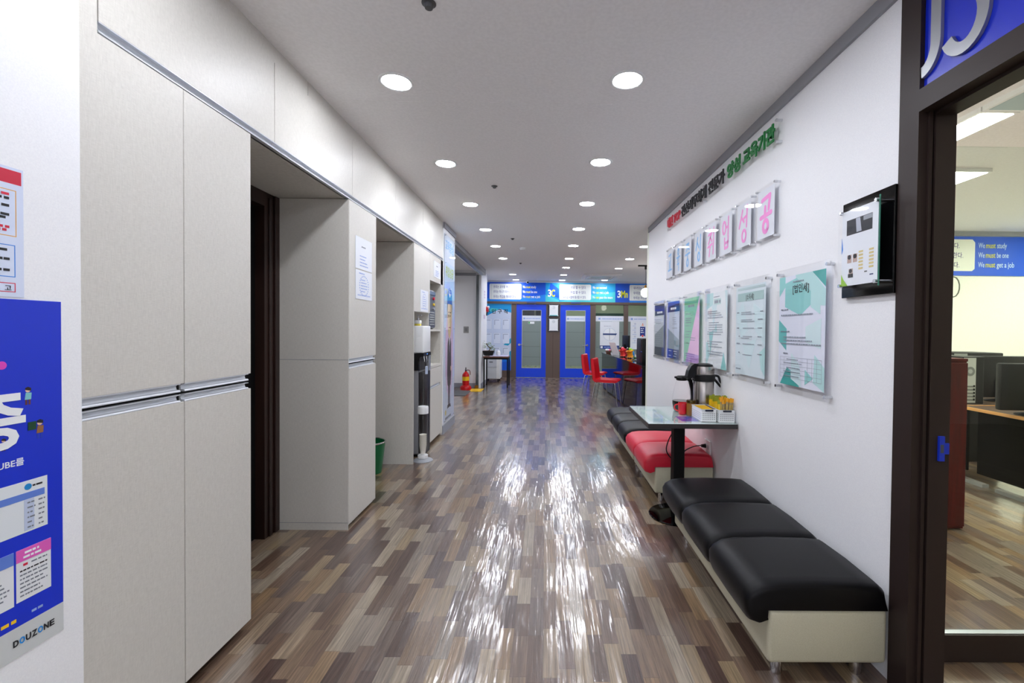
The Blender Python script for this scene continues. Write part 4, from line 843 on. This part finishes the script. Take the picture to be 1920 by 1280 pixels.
def blue_door(n, x0, x1, hinge_right, sticker):
    g0, g1, gz0, gz1 = x0 + .155, x1 - .135, .268, 1.915
    m = MB(); y0, y1 = D + .01, D + .055; zt = 2.068
    m.box(x0, g0, y0, y1, .01, zt, BLUE); m.box(g1, x1, y0, y1, .01, zt, BLUE); m.box(g0, g1, y0, y1, .01, gz0, BLUE); m.box(g0, g1, y0, y1, gz1, zt, BLUE)
    for (a, b_, c, d) in ((g0, g0 + .012, gz0, gz1), (g1 - .012, g1, gz0, gz1)): m.box(a, b_, y0 - .004, y1 + .004, c, d, ALU)
    m.box(g0, g1, y0 - .004, y1 + .004, gz0, gz0 + .012, ALU); m.box(g0, g1, y0 - .004, y1 + .004, gz1 - .012, gz1, ALU)
    d = m.build('door_%d' % n, kind='structure')
    MB().box(g0 + .012, g1 - .012, D + .03, D + .036, gz0 + .012, gz1 - .012, GLASS).build('pane', d)
    f = MB(); f.box(g0 + .012, g1 - .012, D + .027, D + .0295, .34, 1.60, FROST)
    for z in (.58, .875, 1.29): f.box(g0 + .03, g1 - .03, D + .0262, D + .027, z, z + .008, col(92, 102, 100))
    f.build('frosted_film', d)
    f = MB(); f.box(g0 + .012, g1 - .012, D + .027, D + .0295, 1.605, 1.755, col(226, 232, 244)); f.box(g0 + .04, g0 + .09, D + .0262, D + .027, 1.65, 1.70, LBL)
    rr = random.Random(n); x = g0 + .11
    while x < g1 - .06: w_ = rr.uniform(.01, .03); f.box(x, x + w_, D + .0262, D + .027, 1.66, 1.69, LBL); x += w_ + .012
    f.build('film_strip', d)
    hx = x0 + .085 if not hinge_right else x1 - .085; s_ = 1 if not hinge_right else -1
    k = MB(); k.cyl((hx, y0, .93), (hx, y0 - .05, .93), .012, CHROME); k.cyl((hx, y0, .93), (hx, y0 - .008, .93), .032, CHROME); k.tube([(hx, y0 - .048, .93), (hx + s_ * .04, y0 - .052, .932), (hx + s_ * .14, y0 - .048, .925)], .011, CHROME); k.build('lever_handle', d)
    k = MB().box((x0 + x1) / 2 - .13, (x0 + x1) / 2 + .13, D - .045, D - .021, 2.105, 2.15, col(70, 80, 130)).build('door_closer', d)
    if sticker: k = MB(); k.box(-.50, -.33, D + .0245, D + .0262, 1.525, 1.585, PWHITE); k.box(-.495, -.455, D + .0242, D + .0245, 1.53, 1.58, col(30, 170, 80)); k.build('exit_sticker', d)
    return d
blue_door(3, -.837, .002, False, True); blue_door(4, .404, 1.253, True, False)
def window(n, x0, x1):
    m = MB(); m.box(x0, x1, D + .02, D + .07, 0, .1, BROWN2); m.box(x0, x1, D + .02, D + .07, 2.075, 2.085, BROWN2); d = m.build('window_%d' % n, kind='structure')
    MB().box(x0, x1, D + .036, D + .042, .1, 2.075, GLASS).build('pane', d)
    f = MB(); f.box(x0, x1, D + .031, D + .0335, .1, 1.61, FROST)
    for z in (.58, .875, 1.29): f.box(x0 + .03, x1 - .03, D + .0302, D + .031, z, z + .008, col(92, 102, 100))
    f.build('frosted_film', d)
    f = MB(); f.box(x0, x1, D + .031, D + .0335, 1.615, 1.765, col(228, 233, 246)); x = x0 + .18; rr = random.Random(n)
    f.box(x0 + .08, x0 + .14, D + .0302, D + .031, 1.66, 1.715, LBL)
    while x < x1 - .08: w_ = rr.uniform(.01, .03); f.box(x, x + w_, D + .0302, D + .031, 1.67, 1.70, LBL); x += w_ + .012
    f.build('film_strip', d)
window(1, 1.405, 2.205); window(2, 2.325, 3.1); window(3, 3.22, 4.2)
def d_compass(mb, W, Hh):
    mb.disc(W * .5, Hh * .535, .185, col(206, 216, 232)); mb.disc(W * .5, Hh * .535, .172, col(240, 243, 248), .0018); mb.rect(W * .5 - .005, Hh * .535 - .17, W * .5 + .005, Hh * .535 + .17, GINK, .0026); mb.rect(W * .5 - .17, Hh * .535 - .003, W * .5 + .17, Hh * .535 + .003, GINK, .0026)
    mb.rect(W * .5 - .19, Hh * .535 - .02, W * .5 + .17, Hh * .535 + .025, col(36, 62, 120), .0034); mb.poly([(W * .5 + .16, Hh * .535 - .04), (W * .5 + .215, Hh * .535 + .02), (W * .5 + .16, Hh * .535 + .03)], col(36, 62, 120), .0034)
    mb.dashes(W * .2, W * .82, Hh * .83, .026, col(196, 200, 214)); mb.rect(0, 0, W, .10, col(40, 66, 140)); mb.rect(.02, .02, .08, .08, PWHITE, .002); mb.dashes(.12, W * .9, .05, .03, LBL, .002)
sheet('window_poster', 'white poster with ringed compass emblem and dark blue bar on the far window', 'poster', (1.535, D + .029, .83), 'far', .545, .78, d_compass)
def d_ribbon(mb, W, Hh):
    mb.poly([(.27, .36), (.42, .36), (.42, .64), (.27, .64)], col(30, 52, 140)); mb.poly([(.27, .36), (.345, .41), (.42, .36)], PWHITE, .002); mb.disc(.345, .38, .03, col(226, 90, 90), .003)
    for k in range(3): mb.dashes(.29, .40, .59 - .055 * k, .03, PWHITE, .002)
    mb.poly([(.31, .66), (.345, .75), (.38, .66)], col(250, 190, 170)); mb.disc(.345, .72, .012, REDP, .002)
    for k in range(5): mb.disc(.13, .72 - .12 * k, .03, col(206, 212, 228)); mb.dashes(.06, .2, .66 - .12 * k, .015, LBL)
sheet('window_poster', 'white poster with dark blue ribbon print on the window behind the monitor', 'poster', (2.40, D + .029, .83), 'far', .50, .79, d_ribbon)
def cert(z0, z1, lb_, seed):
    t = thing('framed_certificate', lb_, 'picture frame', (.215, D, (z0 + z1) / 2), face='far'); hh = (z1 - z0) / 2
    MB().box(-.165, .165, -hh - .03, hh + .03, 0, .02, col(40, 38, 44)).build('backing_board', t); m = MB(); m.rect(-.122, -hh, .122, hh, PWHITE, .03)
    body(m, -.09, .09, -hh * .6, hh * .5, 5, .018, col(196, 186, 206), seed); m.disc(0, hh * .55, .045, col(216, 222, 226), .0308); m.rect(-.11, -hh, .11, -hh + .02, PTEAL if seed == 1 else PWHITE, .0308)
    m.build('certificate', t); MB().rect(-.135, -hh - .012, .135, hh + .012, ACRYL, .036, .004).build('acrylic_plate', t)
    for u in (-.125, .125):
        for v in (-hh, hh): MB().cyl((u, v, .02), (u, v, .045), .009, CHROME, n=12).build('standoff', t)
cert(1.755, 2.055, 'upper framed certificate between the two blue doors', 1); cert(1.335, 1.665, 'lower framed certificate between the two blue doors', 2)
# room behind the far partition, seen through the clear band
t = thing('ceiling_light_strip', 'white light strip seen through the top of the far window', 'ceiling light', (2.2, 14.3, H)); MB().box(-.6, .6, -.1, .1, -.05, -.04, STRIPM).build('diffuser', t); MB().box(-.62, .62, -.12, .12, -.04, 0, WPLAS).build('housing', t)
dup(t, (-.6, 14.3, H), None, 'white light strip in the room behind the left blue door')
m = MB(); m.prism([(2.3 + .75 * math.cos(PI + PI * k / 16), 2.0 + .32 * math.sin(PI + PI * k / 16)) for k in range(17)], 16.84, 16.9, col(36, 86, 84), 'y')
tag(m.build('teal_wall_panel'), 'dark teal half-round panel on the wall beyond the far window', 'wall panel')

m = MB(); m.box(-1.1, -.45, 16.84, 16.89, 1.5, 2.5, mat('navy screen', (16, 26, 52), .2)); m.box(-.38, .1, 16.84, 16.89, 1.5, 2.5, mat('navy screen', (16, 26, 52), .2)); m.box(-1.16, .16, 16.86, 16.90, 1.44, 2.56, col(90, 92, 96)); tag(m.build('dark_window'), 'dark two-pane window on the wall beyond the left blue door', 'window')
# ------------------------------------------------------------------ far left corner
t = thing('side_table', 'small brown-topped table with black legs near the far left corner', 'table', (-1.16, 10.6, 0))
MB().box(-.295, .295, -.25, .25, .70, .725, noise_mat('walnut top', (92, 56, 42), (116, 72, 54), 12, .4, stretch=(1, 6, 1)), .003).build('tabletop', t)
m = MB(); m.box(-.285, .285, -.24, -.215, .66, .70, MBLACK); m.box(-.285, .285, .215, .24, .66, .70, MBLACK); m.box(-.285, -.26, -.215, .215, .66, .70, MBLACK); m.box(.26, .285, -.215, .215, .66, .70, MBLACK); m.build('apron', t)
for sx_ in (-1, 1):
    for sy_ in (-1, 1): MB().box(sx_ * .272 - .014, sx_ * .272 + .014, sy_ * .227 - .014, sy_ * .227 + .014, 0, .66, MBLACK).build('leg', t)
o = MB().box(-.15, .27, -.2, .2, 0, .012, col(206, 200, 232)).build('paper_stack'); o.location = (-1.16, 10.6, .7255); tag(o, 'lilac-white paper pad lying on the brown side table', 'paper')
t = thing('bonsai', 'small bonsai tree in a black pot on the brown side table', 'plant', (-1.36, 10.62, .738))
MB().prism([(-.10, 0), (.10, 0), (.135, .11), (-.135, .11)], -.08, .08, BLACK, 'y').build('pot', t); MB().box(-.125, .125, -.075, .075, .105, .114, col(110, 84, 60, .8)).build('soil', t)
MB().tube([(.0, 0, .11), (.04, 0, .16), (.0, .01, .2), (-.04, 0, .25), (-.05, 0, .29)], .012, col(96, 76, 56, .8)).build('trunk', t); MB().tube([(.02, 0, .17), (.08, 0, .2), (.1, 0, .22)], .007, col(96, 76, 56, .8)).build('branch', t)
m = MB(); rn3 = random.Random(8); LG = [col(70, 110, 60, .6), col(104, 140, 84, .6), col(150, 170, 120, .6)]
for k in range(260):
    c = rn3.choice(((-.06, 0, .27, .10), (.07, .0, .19, .08), (.02, 0, .24, .09), (-.1, 0, .2, .05), (.1, .0, .15, .06))); d_ = Vector((rn3.gauss(0, 1), rn3.gauss(0, 1), rn3.gauss(0, .6))).normalized() * c[3] * rn3.random() ** .4
    q = Vector(c[:3]) + d_; a = Vector((rn3.uniform(-1, 1), rn3.uniform(-1, 1), rn3.uniform(-.4, 1))).normalized(); b_ = a.orthogonal().normalized(); n_ = a.cross(b_) * .003
    s_ = rn3.uniform(.014, .024); m.add([q, q + a * s_ * .5 + b_ * s_ * .35 + n_, q + a * s_, q + a * s_ * .5 - b_ * s_ * .35 - n_], [[0, 1, 2, 3]], rn3.choice(LG))
o = m.build('foliage', t); o['kind'] = 'stuff'
o = MB().lathe([(.001, 0), (.04, 0), (.05, .03), (.048, .08), (.03, .105), (.016, .115), (.001, .117)], WPLAS, 24).build('white_vase'); o.location = (-1.13, 10.66, .738); tag(o, 'small rounded white vase beside the bonsai pot', 'vase')
t = thing('drawer_pedestal', 'grey and white rolling drawer pedestal under the brown side table', 'drawer unit', (-1.37, 11.42, 0))
MB().box(-.20, .20, -.02, .5, .09, .66, WPLAS, .004).build('body', t); d_ = MB().box(-.115, .115, -.04, -.021, .38, .65, col(196, 200, 208), .004).build('drawer', t); MB().box(-.07, .02, -.044, -.04, .51, .535, col(90, 92, 98)).build('handle', d_)
MB().box(-.115, .115, -.04, -.021, .10, .37, col(206, 210, 214), .004).build('drawer', t)
for q in ((-.15, .05), (.15, .05), (-.15, .42), (.15, .42)): MB().cyl((q[0] - .012, q[1], .035), (q[0] + .012, q[1], .035), .035, BLACK, n=16).build('caster', t); MB().box(q[0] - .016, q[0] + .016, q[1] - .01, q[1] + .01, .06, .09, BLACK).build('caster_fork', t)
t = thing('fire_extinguisher', 'red fire extinguisher standing in its red base by the lobby wall', 'fire extinguisher', (-1.80, 10.05, 0))
MB().lathe([(.001, 0), (.125, 0), (.125, .05), (.11, .075), (.085, .095), (.001, .095)], RED, 32).build('base', t); MB().lathe([(.075, .095), (.078, .30), (.075, .335), (.05, .375), (.024, .392), (.024, .41), (.001, .41)], RED, 32).build('cylinder', t)
MB().lathe([(.0785, .20), (.0795, .20), (.0795, .29), (.0785, .29)], YEL, 32, caps=False).build('label', t)
k = MB(); k.cyl((0, 0, .41), (0, 0, .44), .018, BLACK); k.box(-.02, .05, -.01, .01, .44, .452, CHROME); k.prism([(-.012, .44), (.012, .44), (.006, .50), (-.006, .50)], -.008, .008, BLACK, 'y'); k.build('valve', t); MB().tube([(.02, 0, .43), (.07, 0, .435), (.098, -.01, .40), (.1, -.01, .33)], .009, col(120, 60, 60)).build('hose', t)
o = MB().box(-2.05, -1.635, 9.06, 9.76, 0, .012, noise_mat('grey mat pile', (96, 98, 100), (112, 114, 116), 200, .9), .003).build('door_mat'); tag(o, 'grey rectangular door mat in front of the fire extinguisher', 'mat')
m = MB(); m.box(-1.675, -1.40, 9.70, 10.13, 0, .007, YEL, .002)
for i in range(6): m.box(-1.66 + .045 * i, -1.64 + .045 * i, 9.73, 10.10, .007, .012, YEL)
tag(m.build('tactile_paving'), 'yellow ribbed tactile paving plate at the lobby threshold', 'paving plate')
t = thing('light_switch', 'grey square switch plate on the lobby wall above the fire extinguisher', 'switch', (-1.86, 10.4, 1.345), face='far'); MB().box(-.06, .06, -.075, .075, 0, .012, col(150, 150, 150), .002).build('plate', t); MB().box(-.03, .03, -.04, .04, .012, .016, col(128, 128, 130)).build('rocker', t)
t = thing('fire_alarm', 'red fire alarm lamp with white dome at the end of the white wall', 'alarm', (-1.5, 11.2, 1.86)); MB().cyl((0, 0, 0), (.05, 0, 0), .07, RED).build('housing', t); MB().ball((.05, -.02, .05), .035, PWHITE).build('dome', t); MB().box(0, .02, -.03, .03, -.16, -.07, BLACK).build('bracket', t)
def d_pink(mb, W, Hh): mb.outline(.02, .02, W - .02, Hh - .02, .018, col(206, 170, 196)); mb.dashes(.06, W - .06, Hh / 2, .03, col(206, 150, 190))
sheet('wall_notice', 'small pink-edged notice high on the white end wall', 'notice', (-1.499, 10.75, 2.10), 'left', .24, .2, d_pink); sheet('wall_notice', 'tiny notice with magenta print below the fire alarm', 'notice', (-1.499, 10.7, 1.60), 'left', .3, .12, d_pink)

# ------------------------------------------------------------------ dark door frame with blue number panel, right
f = MB()
f.box(XR - .014, 1.475, 1.62, 1.71, 0, H, BROWN); f.box(XR - .014, XR + .004, .5, 1.62, 2.172, 2.252, BROWN); f.box(XR + .004, 1.475, .5, 1.62, 2.172, 2.252, BROWN)
f.box(1.40, 1.475, 1.608, 1.62, 0, 2.172, MATS['dark brown frame']); f.box(XR + .02, XR + .032, 1.612, 1.62, 0, 2.172, BROWN); f.box(1.40, 1.475, .5, 1.608, 2.160, 2.172, BROWN)
f.box(XR - .014, 1.475, .44, .5, 0, H, BROWN)
fr = f.build('door_5', kind='structure')
m = MB(); m.box(1.455, 1.462, 1.596, 1.608, .0, .001, BROWN); k = MB(); k.box(1.432, 1.452, 1.600, 1.608, .905, .995, col(10, 50, 190)); k.box(1.452, 1.470, 1.602, 1.608, .93, .97, col(10, 50, 190)); k.box(1.436, 1.448, 1.5995, 1.600, .935, .965, col(70, 76, 90)); k.build('strike_plate', fr)
t = thing('number_panel', 'blue panel with raised silver room number above the dark door frame', 'sign', (1.362, 1.062, 2.252), face='right')
MB().rect(-.557, .001, .555, .476, SIGNBLUE, -.006, .006).build('panel', t)
SIL = mat('satin silver', (158, 160, 164), .35, .55)
def band(pts, wd, z0=.001, z1=.013):
    P = [Vector(p) for p in pts]; A = []; B = []
    for i, p in enumerate(P):
        tn = (P[min(i + 1, len(P) - 1)] - P[max(i - 1, 0)]).normalized(); n = Vector((-tn.y, tn.x)) * wd / 2; A.append(p + n); B.append(p - n)
    m = MB(); n = len(P)
    vs = [(q.x, q.y, z) for z in (z0, z1) for L_ in (A, B) for q in L_]
    fs = []
    for i in range(n - 1): a, b_, c, d = i, n + i, 2 * n + i, 3 * n + i; fs += [[a, a + 1, b_ + 1, b_], [c, d, d + 1, c + 1], [a, c, c + 1, a + 1], [b_, b_ + 1, d + 1, d]]
    fs += [[0, n, 3 * n, 2 * n], [n - 1, 3 * n - 1, 4 * n - 1, 2 * n - 1]]
    return m.add(vs, fs, SIL)
arc = lambda cx_, cz_, rx, rz_, a0, a1, n=18: [(cx_ + rx * math.cos(math.radians(a0 + (a1 - a0) * k / n)), cz_ + rz_ * math.sin(math.radians(a0 + (a1 - a0) * k / n))) for k in range(n + 1)]
band(arc(-.557, .145, .058, .088, -89, 0) + arc(-.557, .33, .058, .088, 0, 89), .04).build('digit', t)
band(arc(-.395, .142, .066, .090, -155, 78) + arc(-.395, .318, .062, .085, -78, 155), .04).build('digit', t)
# glass door standing open into the classroom
t = thing('glass_door', 'clear glass door with dark bottom rail standing open into the classroom', 'door', (1.50, 1.84, 0))
MB().box(0, .86, -.02, .02, .002, .115, BROWN, .002).build('bottom_rail', t); MB().box(0, .86, -.005, .005, .118, 2.14, GLASS).build('pane', t); MB().box(0, .86, -.012, .012, .115, .118, ALU).build('glazing_bead', t)
# classroom contents
t = thing('light_strip', 'long fluorescent ceiling light strip nearest the classroom doorway', 'ceiling light', (2.72, 3.35, H)); MB().box(-.10, .10, -.65, .65, -.032, -.0301, STRIPM).build('diffuser', t); MB().box(-.12, .12, -.67, .67, -.03, 0, WPLAS).build('housing', t)
t2 = thing('light_strip', 'wide ceiling light strip deeper in the classroom', 'ceiling light', (3.44, 4.4, H)); MB().box(-.2, .2, -.72, .72, -.032, -.0301, STRIPM).build('diffuser', t2); MB().box(-.22, .22, -.74, .74, -.03, 0, WPLAS).build('housing', t2)
t2 = thing('grey_blue_strip', 'grey-blue ceiling strip in line with the light strip', 'ceiling light', (2.72, 2.0, H)); MB().box(-.10, .10, -.65, .65, -.032, -.0301, col(176, 196, 200)).build('diffuser', t2); MB().box(-.12, .12, -.67, .67, -.03, 0, WPLAS).build('housing', t2)  # plain grey-blue strip without emission, continuing the line of the first strip
for x, y, w_ in ((5.6, 2.0, 'by the far side wall'), (5.1, 3.5, 'in the middle'), (6.45, 4.5, 'in the back corner'), (4.3, .8, 'near the front')): dup(t, (x, y, H), None, 'added unseen light strip brightening the classroom, ' + w_)  # extra strips outside the view, added to brighten the classroom walls
t = thing('slogan_banner', 'blue slogan banner along the classroom back wall', 'banner', (4.3, 5.926, 2.14), face='far')
m = MB(); m.rect(0, 0, 2.6, .52, B1, 0, .012); m.poly([(.3, .06), (1.37, .06), (1.405, .09), (1.405, .44), (1.37, .48), (.3, .48)], col(236, 240, 226), .013)
for k, s_ in enumerate(('우리는 공부를 해야만 한다.', '우리는 하나가 되어야만 한다.', '우리는 취업을 해야만 한다.')): m.text(s_, (1.20, 1.25, 1.20)[k], .365 - .128 * k, .085, col(50, 50, 120), .0146, .0006, 'RIGHT', .004, sx=.82)
for k, s_ in enumerate(('study', 'be one', 'get a job')):
    v = .368 - .128 * k; m.text('We', 1.45, v, .10, col(190, 220, 250), .0146, .0006, bold=.01, fit=.085); m.text('must', 1.55, v, .10, PYEL, .0146, .0006, bold=.01, fit=.13); m.text(s_, 1.70, v, .10, col(200, 226, 250), .0146, .0006, bold=.01, fit=.026 * len(s_))
m.build('printed_face', t)
t = thing('red_cabinet', 'tall red-brown wooden cabinet just inside the classroom door', 'cabinet', (2.60, 3.3, 0)); RW = noise_mat('red wood', (66, 6, 6), (84, 10, 9), 8, .5, stretch=(4, 4, .4), spec=.15)
MB().box(-.32, .32, -.235, .235, .01, 1.175, RW).build('body', t); MB().box(-.325, .325, -.24, .24, 1.175, 1.195, RW, .002).build('top_board', t)
for q in (-1, 1): d_ = MB().box(q * .16 - .155, q * .16 + .155, -.25, -.236, .03, 1.165, RW, .002).build('door', t); MB().cyl((q * .03, -.25, .7), (q * .03, -.27, .7), .01, ALU).build('knob', d_)
t = thing('shoulder_bag', 'dark bag with red trim lying on the red-brown cabinet', 'bag', (2.72, 3.25, 1.195)); MB().prism([(-.16, 0), (.155, 0), (.13, .02), (.085, .055), (.03, .065), (-.12, .065)], -.1, .1, MBLACK, 'y', False).build('bag_body', t); MB().tube([(.15, -.101, .006), (.12, -.101, .03), (.085, -.101, .057), (.03, -.101, .066)], .006, col(150, 30, 40), n=8).build('trim_cord', t)
WOODT = mat('orange wood edge', (206, 150, 84), .45)
def desk(y0, y1, label):
    t = thing('desk', label, 'desk', (3.62, y0, 0), group='classroom desks'); L = y1 - y0
    d_ = MB().box(0, 1.3, 0, L, .715, .741, WOODT, .002).build('desktop', t); MB().box(.004, 1.296, .004, L - .004, .741, .742, mat('desk surface', (70, 52, 38), .4)).build('surface', d_); MB().box(.12, .135, .03, L - .03, .16, .70, mat('dark panel', (5, 5, 6), .8, spec=.08)).build('modesty_panel', t)
    for x in (.30, 1.15): m = MB(); m.box(x - .02, x + .02, L / 2 - .03, L / 2 + .03, .03, .715, col(150, 150, 150)); m.build('leg', t); MB().box(x - .03, x + .03, .04, L - .04, 0, .03, col(170, 172, 172)).build('foot_bar', t)
desk(3.25, 3.84, 'orange-topped desk with dark side panel, nearer in the classroom'); desk(3.87, 4.50, 'orange-topped desk with dark side panel, farther in the classroom')
t = thing('desktop_computer', 'black computer tower with silver rear panel on the classroom desk', 'computer', (3.78, 4.1, .742))
MB().box(-.06, .13, -.16, .25, 0, .42, BLACK, .004).build('case', t); m = MB(); m.box(-.055, .052, -.166, -.161, .01, .41, col(186, 190, 180)); m.cyl((-.0, -.168, .29), (-.0, -.166, .29), .042, col(120, 124, 118)); m.cyl((0, -.169, .29), (0, -.168, .29), .02, col(170, 174, 168))
for k in range(5): m.box(-.04, .03, -.168, -.166, .03 + .03 * k, .042 + .03 * k, col(110, 114, 108)); m.box(.03, .045, -.169, -.166, .03 + .03 * k, .048 + .03 * k, BLACK)
m.build('rear_panel', t)
def back_monitor(label, loc, rz, stick_, wd=.5, ht=.31):
    t = thing('classroom_monitor', label, 'monitor', loc, rz); MB().box(-wd / 2, wd / 2, -.025, .025, .035, .09 + ht, BLACK, .012).build('housing', t); MB().box(-.05, .05, -.05, -.024, .02, .2, BLACK, .006).build('stand', t); MB().lathe([(.001, 0), (.11, 0), (.11, .006), (.05, .02), (.001, .03)], BLACK, 28, (0, -.02, 0)).build('stand_foot', t)
    MB().box(-wd / 2 + .015, wd / 2 - .015, .025, .0265, .105, .075 + ht, mat('dark screen', (40, 44, 50), .15)).build('screen', t)
    if stick_: MB().box(-.06, .06, -.0262, -.025, .25, .295, col(60, 150, 120)).build('green_sticker', t); MB().box(-.04, .03, -.0262, -.025, .20, .238, col(200, 204, 200)).build('white_sticker', t)
back_monitor('black monitor back with green and white stickers on the nearer desk', (3.77, 3.42, .742), -.06, True); back_monitor('black monitor on the farther desk beside the computer tower', (4.22, 4.12, .742), 0, False, .6, .33)
t = thing('classroom_computer', 'flat grey and black computer case behind the desk monitors', 'computer', (4.62, 4.85, 0)); MB().box(-.28, .25, -.15, .2, 1.07, 1.165, BLACK, .01).build('case', t); MB().box(-.28, -.14, -.153, -.15, 1.08, 1.155, col(130, 134, 128)).build('rear_panel', t); MB().box(-.26, .24, -.14, .19, 0, 1.07, MBLACK).build('cart', t)
t = thing('pull_cord', 'thin hanging cord with a wire loop inside the classroom doorway', 'cord', (2.0, 2.2, 0)); MB().cyl((0, 0, 1.66), (.0, 0, H), .0025, GINK, n=6).build('cord', t)
MB().tube([(.03 * math.sin(a) + .02, 0, 1.60 + .05 * math.cos(a)) for a in [2 * PI * k / 14 for k in range(15)]], .003, col(150, 154, 140), n=6, sub=1).build('loop', t)
